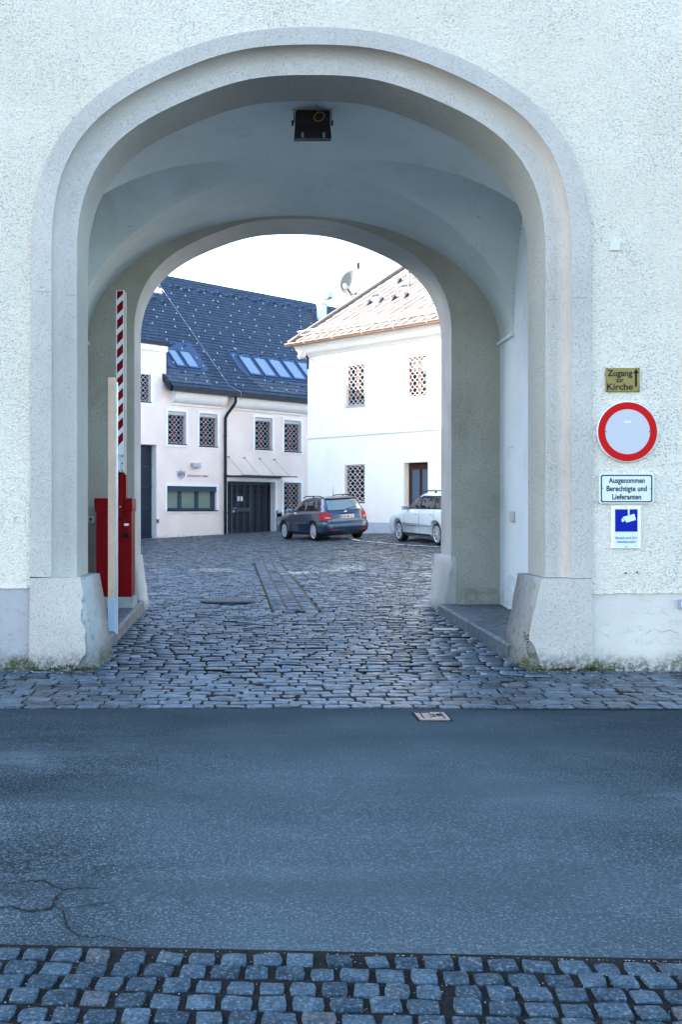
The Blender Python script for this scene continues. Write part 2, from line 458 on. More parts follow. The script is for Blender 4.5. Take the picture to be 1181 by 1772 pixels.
M['grillew'] = simple('white_window_grille', (0.72, 0.74, 0.72), 0.5)
M['windframe'] = simple('anthracite_frame', (0.035, 0.055, 0.085), 0.45)
M['steelgate'] = simple('blue_grey_gate_steel', (0.045, 0.060, 0.085), 0.45)
M['curtain'] = simple('blind_cloth', (0.50, 0.46, 0.45), 0.9, vary=0.1)
M['interior'] = simple('dark_interior', (0.02, 0.024, 0.03), 0.9)
M['blind'] = simple('pale_green_blind', (0.40, 0.47, 0.39), 0.9, vary=0.08)
M['paper'] = simple('white_paper', (0.8, 0.82, 0.84), 0.8)
M['dish'] = simple('cream_dish', (0.19, 0.18, 0.16), 0.5)
M['duct'] = simple('white_duct', (0.72, 0.76, 0.82), 0.4)
M['iron'] = simple('cast_iron', (0.05, 0.055, 0.06), 0.5, metal=0.5, bump=0.4)
M['rustcover'] = simple('pale_rust_cover', (0.34, 0.24, 0.20), 0.6, vary=0.3, vscale=30, bump=0.4)
M['linepaint'] = simple('worn_white_road_paint', (0.72, 0.74, 0.76), 0.8, vary=0.2, vscale=12)
M['lilac'] = simple('lilac_enamel', (0.30, 0.27, 0.42), 0.5)
M['signgrey'] = simple('grey_emblem', (0.42, 0.45, 0.52), 0.6)
M['redprint'] = simple('red_print', (0.55, 0.02, 0.03), 0.6)
M['coverplate'] = simple('cover_plate', (0.60, 0.57, 0.52), 0.6)
M['rooftin'] = simple('plain_roof', (0.14, 0.12, 0.11), 0.8, vary=0.15)
M['chalk'] = simple('old_lime_patch', (0.62, 0.68, 0.73), 0.9, vary=0.15, vscale=8, bump=0.3)

# ------------------------------------------------------------------ levels of the ground
D = 10.12                     # front of the gate building
YI = D + 0.12                 # its inner order
YF = 10.90                    # back of its front wall
YB = 14.87                    # front of its rear wall
YR = YB * 1.0567              # back of the rear wall
XC = 0.535                    # middle of the passage
AW = 3.04                     # half width of the vaulted room

def gz(X, Y):
    if Y <= D: return 0.0
    if Y <= YB: return 0.10 * (Y - D) / (YB - D)
    z = 0.10 + 0.019 * (min(Y, 42.0) - YB) + 0.004 * max(0.0, Y - 42.0)
    r = min(1.0, (Y - 15) / 15.0); x = max(-16.0, min(14.0, X))
    return z + r * x * (0.035 if x < 0 else 0.06)

# ground sheet: one surface to the horizon, a little under the paving
def grid_sheet(name, xs, ys, zf, mat, kind='structure'):
    vs = [(x, y, zf(x, y)) for y in ys for x in xs]
    n = len(xs); fs = [(j * n + i, j * n + i + 1, (j + 1) * n + i + 1, (j + 1) * n + i) for j in range(len(ys) - 1) for i in range(n - 1)]
    mb = MB(); mb.add(vs, fs, True); o = mb.build(name, mat, None, fix=False); tag(o, kind=kind)
    return o
xs = [-900, -300, -100, -40, -20] + [x for x in np.arange(-16, 14.1, 1.5)] + [20, 40, 100, 300, 900]
ys = [-900, -300, -100, -30, -10, 0, 4, 8, D] + [y for y in np.arange(11, 60, 1.25)] + [80, 120, 300, 1200]
def zg(x, y): return gz(x, y) - 0.06 if y < 60 else gz(x, 60) - 0.06
ground = grid_sheet('ground', xs, ys, zg, M['yard'])
tag(ground, 'wide dark ground under the paving and the courtyard')

# joint filling under the setts
soil = grid_sheet('joint_bed', list(np.arange(-14, 16.1, 1.0)), [8.20, 9, D] + list(np.arange(10.6, 47, 0.8)), lambda x, y: gz(x, y) - 0.017, M['soil'])
tag(soil, 'dark grit filling the joints between the large setts')
EDGE_K = -0.05
def edge_y(x): return 3.655 + EDGE_K * x        # ragged line where the asphalt meets the small setts
soil2 = MB()
soil2.add([(-9, 0.5, -0.007), (9, 0.5, -0.007), (9, edge_y(9) + 0.03, -0.007), (-9, edge_y(-9) + 0.03, -0.007)], [(0, 1, 2, 3)])
soil2 = soil2.build('joint_bed', M['soil'], fix=False); tag(soil2, 'dark grit between the small setts along the near road edge', kind='structure')

# road
xs = sorted(set([round(x, 3) for x in list(np.arange(-6, 7, 0.045))] + list(np.arange(-60, -6, 3)) + list(np.arange(7, 62, 3))))
road = MB(); vs = []; nrow = 12
for x in xs:
    j0 = edge_y(x) + 0.010 * math.sin(x * 9) + RNG.normal(0, 0.006) + 0.012 * math.sin(x * 23 + 2 * math.sin(x * 7)) - 0.006 if abs(x) < 7 else edge_y(max(-9, min(9, x)))
    j1 = 8.222 + 0.016 * math.sin(x * 5.1 + math.sin(x * 2.3)) + 0.012 * math.sin(x * 17) + RNG.normal(0, 0.010)
    for k in range(nrow):
        t = k / (nrow - 1); y = lerp(j0, j1, t)
        vs.append((x, y, 0.006 * math.sin(x * 0.9 + y) - 0.004 - (0.012 if k in (0, nrow - 1) else 0)))
fs = [(i * nrow + k, (i + 1) * nrow + k, (i + 1) * nrow + k + 1, i * nrow + k + 1) for i in range(len(xs) - 1) for k in range(nrow - 1)]
road.add(vs, fs, True)
road = road.build('road', M['asphalt'], fix=False)
tag(road, 'worn blue grey asphalt road in front of the archway', kind='structure')

# cracks in the asphalt at the lower left, traced and laid as open dark slits
def crack(pts, w0):
    mb = MB(); V = []
    P3 = []
    for (a, b) in zip(pts[:-1], pts[1:]):
        for t in np.linspace(0, 1, 7)[:-1]:
            u = lerp(a[0], b[0], t) + RNG.normal(0, 0.9); v = lerp(a[1], b[1], t) + RNG.normal(0, 0.9)
            Y = EYE * F / (v - CY); P3.append(((u - CX) * Y / F, Y))
    n = len(P3)
    for i, (x, y) in enumerate(P3):
        j = min(i + 1, n - 1); k = max(i - 1, 0)
        dx, dy = P3[j][0] - P3[k][0], P3[j][1] - P3[k][1]; L = math.hypot(dx, dy) or 1
        e = math.sin(math.pi * (i + 0.5) / n) ** 0.5
        w = w0 * e * (0.35 + RNG.random() * 1.0)
        z = 0.006 * math.sin(x * 0.9 + y) - 0.004 + 0.0035
        V += [(x - dy / L * w, y + dx / L * w, z), (x + dy / L * w, y - dx / L * w, z)]
    mb.add(V, [(2 * i, 2 * i + 1, 2 * i + 3, 2 * i + 2) for i in range(n - 1)])
    return mb.build('crack', M['crack'], road, fix=False)
crack([(-12, 1533), (25, 1527), (50, 1523), (75, 1522), (92, 1531), (108, 1537), (125, 1536), (150, 1534), (180, 1535)], 0.0055)
crack([(112, 1538), (100, 1548), (93, 1558), (92, 1567), (85, 1572), (60, 1575), (38, 1574), (18, 1568), (-12, 1570)], 0.009)
crack([(92, 1569), (108, 1574), (112, 1586), (116, 1604), (130, 1615), (152, 1621), (185, 1620), (215, 1627), (236, 1632)], 0.0055)
crack([(110, 1571), (135, 1568), (165, 1563), (200, 1561)], 0.0026)
crack([(8, 1509), (35, 1504), (60, 1501), (85, 1502)], 0.0026)

# ------------------------------------------------------------------ setts
def sett_mesh(seed, ins=0.93, jit=0.10):
    """one sett: unit footprint, rounded shoulders, uneven top (48 triangles or fewer)"""
    r = random.Random(seed); vs = []; fs = []
    ring = [(-.5, -.5), (0, -.52), (.5, -.5), (.52, 0), (.5, .5), (0, .52), (-.5, .5), (-.52, 0)]
    ring = [(x * (1 + r.uniform(-.10, .03)), y * (1 + r.uniform(-.13, .03))) for x, y in ring]
    k = [0.955 if i % 2 == 0 else 0.985 for i in range(8)]
    ring = [(x * k[i], y * k[i]) for i, (x, y) in enumerate(ring)]
    for x, y in ring: vs.append((x, y, -1))
    for x, y in ring: vs.append((x, y, -0.20 + r.uniform(-.08, .08)))
    for x, y in ring: vs.append((x * ins, y * (ins - .05), 0.0 + r.uniform(-jit, jit * .6)))
    for i in range(8):
        j = (i + 1) % 8
        fs.append((i, j, j + 8, i + 8)); fs.append((i + 8, j + 8, j + 16, i + 16))
    c = len(vs); vs.append((0, 0, 0.04))
    for i in range(8): fs.append((16 + i, 16 + (i + 1) % 8, c))
    return vs, fs
SETT = [sett_mesh(i) for i in range(16)]

def sett_data(mat, name, smooth=True):
    out = []
    for vs, fs in SETT:
        me = bpy.data.meshes.new(name); me.from_pydata(vs, [], fs)
        me.polygons.foreach_set('use_smooth', [i % 2 == 1 and i < 16 for i in range(len(fs))])
        me.materials.append(mat); out.append(me)
    return out

def sett_part(meshes, parent, x, y, z, sx, sy, sz, rz, tilt=0.02, shear=0.0, name='sett'):
    o = bpy.data.objects.new(name, random.choice(meshes)); COL.objects.link(o); o.parent = parent
    o.location = (x, y, z); o.scale = (sx, sy, sz)
    o.rotation_euler = (random.gauss(0, tilt), random.gauss(0, tilt), rz + random.choice((0, math.pi)))
    return o

def sett_mass(items, name, mat, parent, cheap=False, kind='stuff'):
    V = []; Fc = []; n = 0
    tops = []
    for (x, y, z, sx, sy, sz, rz) in items:
        vs, fs = random.choice(SETT)
        a = np.array(vs)
        if cheap:
            idx = [0, 2, 4, 6, 16, 18, 20, 22]
            a = a[idx]; a[:4] *= (1.06, 1.1, 1); a[4:] *= (1.10, 1.14, 1)
            fs = [(0, 1, 5, 4), (1, 2, 6, 5), (2, 3, 7, 6), (3, 0, 4, 7), (4, 5, 6, 7)]
        else:
            a = a[8:]; fs = [tuple(i - 8 for i in f) for f in fs if min(f) >= 8]
        tx, ty = random.gauss(0, 0.02), random.gauss(0, 0.02)
        c, s = math.cos(rz), math.sin(rz)
        p = a * (sx, sy, sz)
        q = np.empty_like(p); q[:, 0] = p[:, 0] * c - p[:, 1] * s + x; q[:, 1] = p[:, 0] * s + p[:, 1] * c + y
        q[:, 2] = p[:, 2] + z + p[:, 0] * tx + p[:, 1] * ty
        V.append(q); Fc += [tuple(i + n for i in f) for f in fs]; n += len(q)
    me = bpy.data.meshes.new(name); me.from_pydata(np.concatenate(V).tolist(), [], Fc)
    me.polygons.foreach_set('use_smooth', [True] * len(Fc)) if not cheap else None
    me.materials.append(mat)
    o = bpy.data.objects.new(name, me); COL.objects.link(o); o.parent = parent; o['kind'] = kind
    return o

# strip exclusion: the three-lane track of narrow setts in the courtyard
TR = [(15.05, 0.24, 0.92), (25.0, -0.06, 0.58)]
def track_x(Y):
    t = (Y - TR[0][0]) / (TR[1][0] - TR[0][0]); return lerp(TR[0][1], TR[1][1], t), lerp(TR[0][2], TR[1][2], t)
MH = (-0.44, 16.5, 0.44)        # round manhole: x, y, radius

paving = bpy.data.objects.new('sett_paving', None); COL.objects.link(paving)
tag(paving, 'large worn granite setts running from the road through the archway into the courtyard', kind='structure')
cm = sett_data(M['cobble'], 'sett')
near = []; mid = []; far = []
Y = 8.235; row = 0
while Y < 46.5:
    pitch = (0.148 + random.uniform(-0.02, 0.025)) if Y < 15 else (0.14 + random.uniform(-0.02, 0.02)) if Y < 26 else 0.17
    yc = Y + pitch / 2
    if Y < D - 0.02: x0, x1 = -8.0, 9.0
    elif Y < YF: x0, x1 = -1.62, 2.72
    elif Y < YB: x0, x1 = -1.66, 2.70
    elif Y < YR: x0, x1 = -1.72, 2.80
    else: x0, x1 = max(-13, -0.125 * Y - 3), min(13.5, 0.19 * Y + 2.5)
    x = x0 + random.uniform(-0.2, 0); 
    while x < x1:
        w = random.uniform(0.16, 0.28)
        xm = x + w / 2; wav = 0.035 * math.sin(xm * 1.3 + Y * 0.7) + 0.02 * math.sin(xm * 3.1 + Y * 1.9)
        y = yc + (wav if Y > 8.6 else 0.0)
        ok = True
        w_full = w
        if Y > 14.9 and Y < 25.2:
            a, b = track_x(Y)
            if a - 0.02 < x + w and x < b + 0.02:
                if x < a - 0.10: w = a - 0.02 - x
                elif x + w > b + 0.10: w = x + w - (b + 0.02); xm = b + 0.02 + w / 2
                else: ok = False
                if x < a - 0.10: xm = x + w / 2
        if (xm - MH[0]) ** 2 + (y - MH[1]) ** 2 < (MH[2] + 0.03) ** 2: ok = False
        if ok:
            z = gz(xm, y) + random.gauss(0, 0.0035) - (0.008 if y < D else 0)
            it = (xm, y, z, w - 0.010, pitch - 0.004 + random.uniform(-0.010, 0.004), 0.045, random.gauss(0, 0.02))
            uu = CX + xm * F / y
            if -25 < uu < 1206 and y < D + 1.1: near.append(it)
            elif y < 24: mid.append(it)
            else: far.append(it)
        x += w_full
    Y += pitch; row += 1
near.sort(key=lambda i: i[1])
for it in near[:300]:
    sett_part(cm, paving, *it)
sett_mass(near[300:] + mid, 'further_setts', M['cobble'], paving)
sett_mass(far, 'distant_setts', M['cobble'], paving, cheap=True)
# the lighter long stones at the right of the passage mouth
for (u, v, w) in ((772, 1087, 0.34), (733, 1054, 0.30)):
    Yq = (EYE - 0.08) * F / (v - CY); xq = (u - CX) * Yq / F
    o = sett_part(cm, paving, xq, Yq, gz(xq, Yq) + 0.014, w, 0.16, 0.05, 0.03, name='pale_sett'); 
    o.data = o.data.copy(); o.data.materials[0] = simple('pale_sett_stone', (0.48, 0.47, 0.46), 0.6, vary=0.15, vscale=12)
    o['label'] = 'pale worn stone among the dark setts'

# small setts along the near road edge
gutter_set = bpy.data.objects.new('road_edge_setts', None); COL.objects.link(gutter_set)
tag(gutter_set, 'rows of small square granite setts along the near edge of the road', kind='structure')
km = sett_data(M['kerbcobble'], 'small_sett')
rest = []; vis = []
for r_ in range(26):
    yr = -0.062 - r_ * 0.104
    x = -7.5 + random.uniform(0, 0.1)
    while x < 7.5:
        w = random.uniform(0.098, 0.124)
        xm = x + w / 2
        wob = 0.006 * math.sin(xm * 4 + r_ * 1.7)
        Yc = edge_y(xm) + yr + wob
        xx = xm + 0.2 * (Yc - 3.6)
        uu = CX + xx * F / Yc; vv = CY + EYE * F / Yc
        it = (xx, Yc, 0.004 + random.gauss(0, 0.0025), w - 0.012 - random.random() * 0.008, 0.092 + random.uniform(-0.006, 0.006), 0.035, math.atan(EDGE_K) + random.gauss(0, 0.05))
        if -60 < uu < 1240 and vv < 1800: vis.append(it)
        elif Yc > 1.0: rest.append(it)
        x += w + (0.03 if random.random() < 0.08 else 0.004)
vis.sort(key=lambda i: i[1])
for it in vis[:300]: sett_part(km, gutter_set, *it, tilt=0.035, name='small_sett')
sett_mass(vis[300:] + rest, 'outlying_small_setts', M['kerbcobble'], gutter_set)

# three-lane track of narrow setts with stone edging lines
track = bpy.data.objects.new('sett_track', None); COL.objects.link(track)
tag(track, 'narrow three-lane strip of setts edged by thin joints leading away into the courtyard', kind='structure')
items = []
for lane in range(3):
    Yt = TR[0][0] + 0.05
    while Yt < 25.0:
        a, b = track_x(Yt); w = (b - a) / 3
        x0 = a + lane * w + 0.012; x1 = a + (lane + 1) * w - 0.012
        items.append(((x0 + x1) / 2, Yt + 0.05, gz(0.4, Yt) + 0.004 + random.gauss(0, 0.003), x1 - x0, 0.088, 0.04, (0.25, 0.0, -0.25)[lane]))
        Yt += 0.105
sett_mass(items, 'narrow_setts', M['cobble'], track)
for k in range(4):
    mb = MB(); V = []
    for i in range(34):
        Yt = lerp(TR[0][0], 25.0, i / 33); a, b = track_x(Yt); x = lerp(a, b, k / 3)
        V += [(x - 0.010, Yt, gz(x, Yt) + 0.003), (x + 0.010, Yt, gz(x, Yt) + 0.003)]
    mb.add(V, [(2 * i, 2 * i + 1, 2 * i + 3, 2 * i + 2) for i in range(33)])
    mb.build('edging_strip', simple('dark_mossy_edging', (0.05, 0.05, 0.035), 0.9, vary=0.4, vscale=20) if k in (0,) else bpy.data.materials.get('pale_edging') or simple('pale_edging', (0.10, 0.10, 0.08), 0.9, vary=0.4, vscale=20), track, fix=False)
for x0, x1, pale in ((0.26, 0.37, 1), (0.40, 0.56, 0), (0.72, 0.90, 1)):
    mb = MB(); mb.bbox((x0, 14.86, gz(0.5, 14.9) - 0.03), (x1, 15.00, gz(0.5, 14.9) + 0.012), 0.008)
    mb.build('end_stone', M['concrete'] if pale else M['kerb'], track)

# manhole cover
mh = empty('manhole_cover', 'round dark cast iron manhole cover set in the setts just beyond the arch', 'manhole cover', (MH[0], MH[1], gz(MH[0], MH[1])))
mb = MB(); mb.lathe([(MH[2] + 0.05, -0.02), (MH[2] + 0.05, 0.022), (MH[2] + 0.005, 0.024), (MH[2] + 0.005, 0.006)], 40); mb.build('rim', M['iron'], mh)
mb = MB(); mb.lathe([(MH[2], -0.01), (MH[2], 0.020), (MH[2] - 0.01, 0.022)], 40); mb.build('cover_plate', M['iron'], mh)
mb = MB()
for i in range(-7, 8):
    for j in range(-7, 8):
        if (i * i + j * j) ** .5 * 0.054 < MH[2] - 0.04: mb.box((i * 0.054, j * 0.054, 0.026), (0.034, 0.034, 0.010))
mb.build('raised_studs', simple('worn_iron_studs', (0.10, 0.11, 0.12), 0.35, metal=0.6), mh)['kind'] = 'stuff'

# small service cover in the asphalt
cx_, cy_ = (748.5 - CX) * 7.82 / F, 7.82
sv = empty('service_cover', 'small pale rusty rectangular service cover in the asphalt by the paving edge', 'service cover', (cx_, cy_, 0.0))
mb = MB(); mb.box2((-0.115, -0.135, -0.02), (0.115, 0.135, 0.012)); mb.build('frame', M['rustcover'], sv)
mb = MB(); mb.box2((-0.135, -0.155, -0.02), (0.135, 0.155, 0.0035)); mb.build('dark_bedding', M['crack'], sv)
mb = MB()
mb.box2((-0.085, -0.105, 0.012), (-0.075, 0.105, 0.014)); mb.box2((0.075, -0.115, 0.012), (0.085, 0.105, 0.014))
mb.box2((-0.02, -0.045, 0.012), (0.02, -0.025, 0.0145)); mb.box2((-0.02, 0.03, 0.012), (0.02, 0.05, 0.0145)); mb.box2((0.012, -0.045, 0.012), (0.022, 0.05, 0.0145))
mb.box2((0.035, -0.02, 0.012), (0.07, 0.06, 0.0145)); mb.box2((-0.115, 0.1, 0.012), (0.0, 0.12, 0.0138))
mb.build('recess_marks', M['crack'], sv)

# ================================================================== gate building
gate = empty('gate_building', 'white roughcast gate building with a wide moulded archway and vaulted passage', 'building', (0, 0, 0))
CO_O = [434.235, 54.52, 0.421, -3.519, -2.153]
CO_M = [402.915, 52.837, 0.501, -3.79, -2.957]
CO_I = [352.03, 54.99, 3.811, -2.239, -2.587]
CO_N = [229.269, 42.223, 5.196, -0.431, -1.252]
def curve(c, cu, cv, Yp, n=56):
    out = []
    for i in range(n + 1):
        th = math.pi * (1 - i / n)
        r = sum(k * math.cos(2 * j * th) for j, k in enumerate(c))
        u = cu + r * math.cos(th); v = cv - r * math.sin(th)
        out.append(((u - CX) * Yp / F, EYE + (CY - v) * Yp / F))
    return out
def legs(cv, zlow_l, zlow_r, dl=0.0, dr=0.0):
    """the arch with its two straight jambs"""
    l, r = cv[0], cv[-1]
    return [(l[0] - dl, zlow_l)] + cv + [(r[0] + dr, zlow_r)]
arcO = curve(CO_O, 539, 430, D); arcM = curve(CO_M, 539, 430, D); arcI = curve(CO_I, 539, 430, YI); arcN = curve(CO_N, 507, 570, YB)
BTOP = 0.925
def wall_above(mb, arc, y, x0, x1, ztop, zl=0.0, zr=0.0):
    """wall sheet at depth y with the arch cut out of it"""
    l, r = arc[0], arc[-1]
    mb.add([(x0, y, zl), (l[0], y, zl), (l[0], y, l[1]), (l[0], y, ztop), (x0, y, ztop)], [(0, 1, 2, 3, 4)])
    mb.add([(x1, y, zr), (r[0], y, zr), (r[0], y, r[1]), (r[0], y, ztop), (x1, y, ztop)], [(0, 1, 2, 3, 4)])
    for a, b in zip(arc[:-1], arc[1:]):
        mb.add([(a[0], y, a[1]), (b[0], y, b[1]), (b[0], y, ztop), (a[0], y, ztop)], [(0, 1, 2, 3)])
def extrude_path(mb, path, y0, y1, smooth=True):
    n = len(path); vs = [(x, y0, z) for x, z in path] + [(x, y1, z) for x, z in path]
    mb.add(vs, [(i, i + 1, n + i + 1, n + i) for i in range(n - 1)], smooth)
def strip(mb, A, ya, B, yb, smooth=False):
    n = len(A); vs = [(x, ya, z) for x, z in A] + [(x, yb, z) for x, z in B]
    mb.add(vs, [(i, i + 1, n + i + 1, n + i) for i in range(n - 1)], smooth)

W0, W1, WT = -60.0, 30.0, 11.0  # left end runs far out of view to shade the street
ZPL, ZPR = 0.827, 0.775
mb = MB(); wall_above(mb, arcO, D, W0, W1, WT, ZPL, ZPR)
# turned-in lower edge of the roughcast above the plinths, a little ragged
for (xa, xb, z) in ((W0, arcO[0][0], ZPL), (arcO[-1][0], W1, ZPR)):
    xs_ = np.arange(xa, xb + 0.001, 0.05); vs = []
    for x in xs_:
        zz = z - 0.006 + RNG.normal(0, 0.004)
        vs += [(x, D, z + 0.02), (x, D - 0.004, zz), (x, D + 0.02, zz)]
    mb.add(vs, [f for i in range(len(xs_) - 1) for f in ((3 * i, 3 * i + 3, 3 * i + 4, 3 * i + 1), (3 * i + 1, 3 * i + 4, 3 * i + 5, 3 * i + 2))])
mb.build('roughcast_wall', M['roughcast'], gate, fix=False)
mb = MB(); mb.box2((W0, D + 0.012, -0.3), (arcO[0][0] + 0.05, D + 0.10, ZPL + 0.01)); mb.build('plinth', M['plinth_l'], gate)['label'] = 'smooth lilac grey plinth left of the arch'
mb = MB(); mb.box2((arcO[-1][0] - 0.05, D + 0.010, -0.3), (W1, D + 0.10, ZPR + 0.01)); mb.build('plinth', M['plinth_r'], gate)['label'] = 'smooth pale plinth right of the arch, mossy at the foot'

# moulded surround: flat outer band, quarter-round cove, flat inner order
yb_ = D - 0.022
pO = legs(arcO, BTOP, BTOP, 0.02, 0.02); pM = legs(arcM, BTOP, BTOP); pI = legs(arcI, BTOP, BTOP)
mb = MB(); strip(mb, pO, D + 0.01, pO, yb_); strip(mb, pO, yb_, pM, yb_)
mb.build('outer_band', M['band'], gate, fix=False)
mb = MB()
NC = 8; prev = (pM, yb_)
for k in range(1, NC + 1):
    th = math.pi / 2 * k / NC; f = (1 - math.cos(th)) * 0.50; dy = 0.142 * math.sin(th)
    cur = ([(lerp(a[0], b[0], f), lerp(a[1], b[1], f)) for a, b in zip(pM, pI)], yb_ + dy)
    strip(mb, prev[0], prev[1], cur[0], cur[1], True); prev = cur
strip(mb, prev[0], YI, pI, YI)
mb.build('coved_inner_order', M['band'], gate, fix=False)
M['soffit'] = plaster('shade_toned_soffit_plaster', (0.40, 0.395, 0.35), 0.5, grain=60.0, patch=0.08, specks=0.6, spcol=(0.12, 0.13, 0.12))  # darker plaster colour stands in for shade on the arch underside
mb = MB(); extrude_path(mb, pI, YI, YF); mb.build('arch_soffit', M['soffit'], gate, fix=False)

def hairline(pix, y, w=0.0016):
    mb = MB(); pts = []
    for a, b in zip(pix[:-1], pix[1:]):
        for t in np.linspace(0, 1, 6)[:-1]:
            u = lerp(a[0], b[0], t); v = lerp(a[1], b[1], t) + RNG.normal(0, .5); pts.append(((u - CX) * y / F, EYE + (CY - v) * y / F))
    V = []
    for x, z in pts: q = w * (.4 + RNG.random()); V += [(x, y - .0015, z - q), (x, y - .0015, z + q)]
    mb.add(V, [(2 * i, 2 * i + 1, 2 * i + 3, 2 * i + 2) for i in range(len(pts) - 1)])
    return mb.build('crack_and_edge_line', M['joint'], gate, fix=False)
M['joint'] = simple('crack_and_edge_shade', (0.10, 0.10, 0.09), 0.9)
hairline([(58, 503), (75, 505), (90, 505)], yb_); hairline([(111, 510), (122, 511), (132, 511)], YI)
hairline([(950, 519), (962, 518), (970, 517)], YI); hairline([(990, 515), (1005, 516), (1020, 514)], yb_)
hairline([(1005, 446), (990, 447)], yb_, .001); hairline([(97, 506), (111, 510)], YI, .001)
# battered bases of the front arch: worn stone behind a plaster skin that has broken away at the corner
def base_block(name, mat, outer, tn, bn, tf, bf, y0, y1, zt, zb=-0.2, nseg=9, rough=0.010, seed=1):
    """outer x, inner x at top/bottom of the near and far edge"""
    r = random.Random(seed); mb = MB(); vs = []
    for k in range(nseg + 1):
        t = k / nseg; z = lerp(zt, zb, t); s = min(1.0, t * (zt - zb) / (zt - 0.0))
        xn = lerp(tn, bn, s) + r.uniform(-rough, rough); xf = lerp(tf, bf, s) + r.uniform(-rough, rough)
        xm = (xn + xf) / 2 + r.uniform(-rough, rough)
        sg = 1 if tn > outer else -1
        vs += [(outer, y0, z), (xn - sg * 0.035, y0, z), (xn, y0 + 0.035, z), (xm, (y0 + y1) / 2, z), (xf, y1, z), (outer, y1, z)]
    for k in range(nseg):
        for i in range(6):
            j = (i + 1) % 6; mb_ = (k * 6 + i, k * 6 + j, (k + 1) * 6 + j, (k + 1) * 6 + i); mb.f.append(mb_); mb.sm.append(i in (1, 2, 3))
    mb.v = vs; mb.f.append(tuple(range(6))); mb.sm.append(False)
    return mb.build(name, mat, gate)
def fpx(u, v): return ((u - CX) * D / F, EYE + (CY - v) * D / F)
base_block('corner_base', M['corestone'], -2.24, -1.742, -1.612, -1.70, -1.55, D - 0.006, YF, BTOP, seed=3)['label'] = 'battered left base of the arch, plaster broken off its corner'
base_block('corner_base', M['corestone'], 3.30, 2.845, 2.72, 2.81, 2.644, D - 0.006, YF, BTOP, seed=5)['label'] = 'battered right base of the arch with moss in a split'
skinL = [(50, 1166), (52.5, 998), (96, 999.5), (138.8, 998.6), (141, 1010), (142.5, 1017), (144.5, 1026), (143.4, 1034), (141, 1041), (144.4, 1050.8), (140.5, 1056), (139.7, 1067), (141, 1075), (145, 1083), (149, 1090), (146.2, 1103), (148, 1112), (149, 1119.7), (148, 1132.8), (142, 1139), (138.8, 1144), (135, 1153), (127, 1157.5), (119, 1160.8), (112, 1166)]
skinR = [(1041, 1168), (1039, 1158), (1034, 1146), (1025.5, 1126), (1024.5, 1060), (1023.5, 1001), (990, 1001.5), (937.5, 1002), (934.5, 1016), (930.7, 1033.4), (928, 1047), (923.9, 1060.6), (921, 1072), (919.8, 1082), (916.5, 1095), (915.7, 1106.8), (921, 1113), (925.2, 1120), (928.5, 1129), (930.7, 1136.7), (933, 1149), (934.5, 1168)]
for pts in (skinL, skinR):
    mb = MB(); mb.prism([fpx(u, v) for u, v in pts], yb_, D + 0.004); mb.build('plaster_skin', M['band'], gate)

hairline([(915, 1107), (922, 1113), (926, 1120), (930, 1132), (934, 1150), (935, 1163)], yb_, .004)  # dark line drawn along the broken edge to stand for its shade
hairline([(149, 1120), (147, 1133), (142, 1139), (136, 1150), (128, 1158)], yb_, .004)  # same painted edge shade on the left base
hairline([(1025, 1126), (1034, 1142), (1042, 1158)], D + .010, .003)
hairline([(1120, 1096), (1132, 1088), (1145, 1094), (1160, 1090), (1181, 1098)], D + .010, .0018)
hairline([(0, 1160), (14, 1156), (28, 1153), (38, 1158), (50, 1160)], D + .012, .003)
# vaulted room behind the front wall
ZS = 4.06
def rise(y): return 1.97 - 0.09 * (y - YF) / (YB - YF)
XL, XR = XC - AW, XC + AW
mb = MB(); wall_above(mb, [(x, z) for x, z in arcI], YF, XL, XR, 6.4); mb.build('front_wall_back', M['sidewall'], gate, fix=False)
YCN, BB = 12.80, 1.245
def vault_cell(kind):
    mb = MB(); N = 48; K = 8; V = []
    for i in range(N + 1):
        t = math.pi * (i / N); p = -math.cos(t)            # -1..1, dense at the springing
        for k in range(K + 1):
            f = k / K
            if kind in ('front', 'rear'):
                x = XC + AW * p; yg = YCN - BB * abs(p) if kind == 'front' else YCN + BB * abs(p)
                y = lerp(YF, yg, f) if kind == 'front' else lerp(yg, YB, f)
            else:
                y = YCN + BB * p; xg = AW * abs(p)
                x = XC + lerp(xg, AW, f) * (1 if kind == 'right' else -1)
            V.append((x, y, ZS + rise(y) * math.sqrt(max(0, 1 - p * p))))
    mb.add(V, [(i * (K + 1) + k, i * (K + 1) + k + 1, (i + 1) * (K + 1) + k + 1, (i + 1) * (K + 1) + k) for i in range(N) for k in range(K)], True)
    return mb.build('vault_cell', M['vault'], gate, fix=False)
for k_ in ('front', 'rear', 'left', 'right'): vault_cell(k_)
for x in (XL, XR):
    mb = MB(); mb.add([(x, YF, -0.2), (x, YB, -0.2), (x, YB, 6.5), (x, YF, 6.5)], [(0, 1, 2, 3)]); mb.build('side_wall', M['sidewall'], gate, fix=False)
for s_, x in ((-1, XL), (1, XR)):
    for ya, yb2 in ((YCN + BB, YB), (YF, YCN - BB)):
        mb = MB(); mb.bbox((x, ya, ZS - 0.035), (x - s_ * 0.05, yb2, ZS + 0.012), 0.008); mb.build('springing_ledge', M['sidewall'], gate)
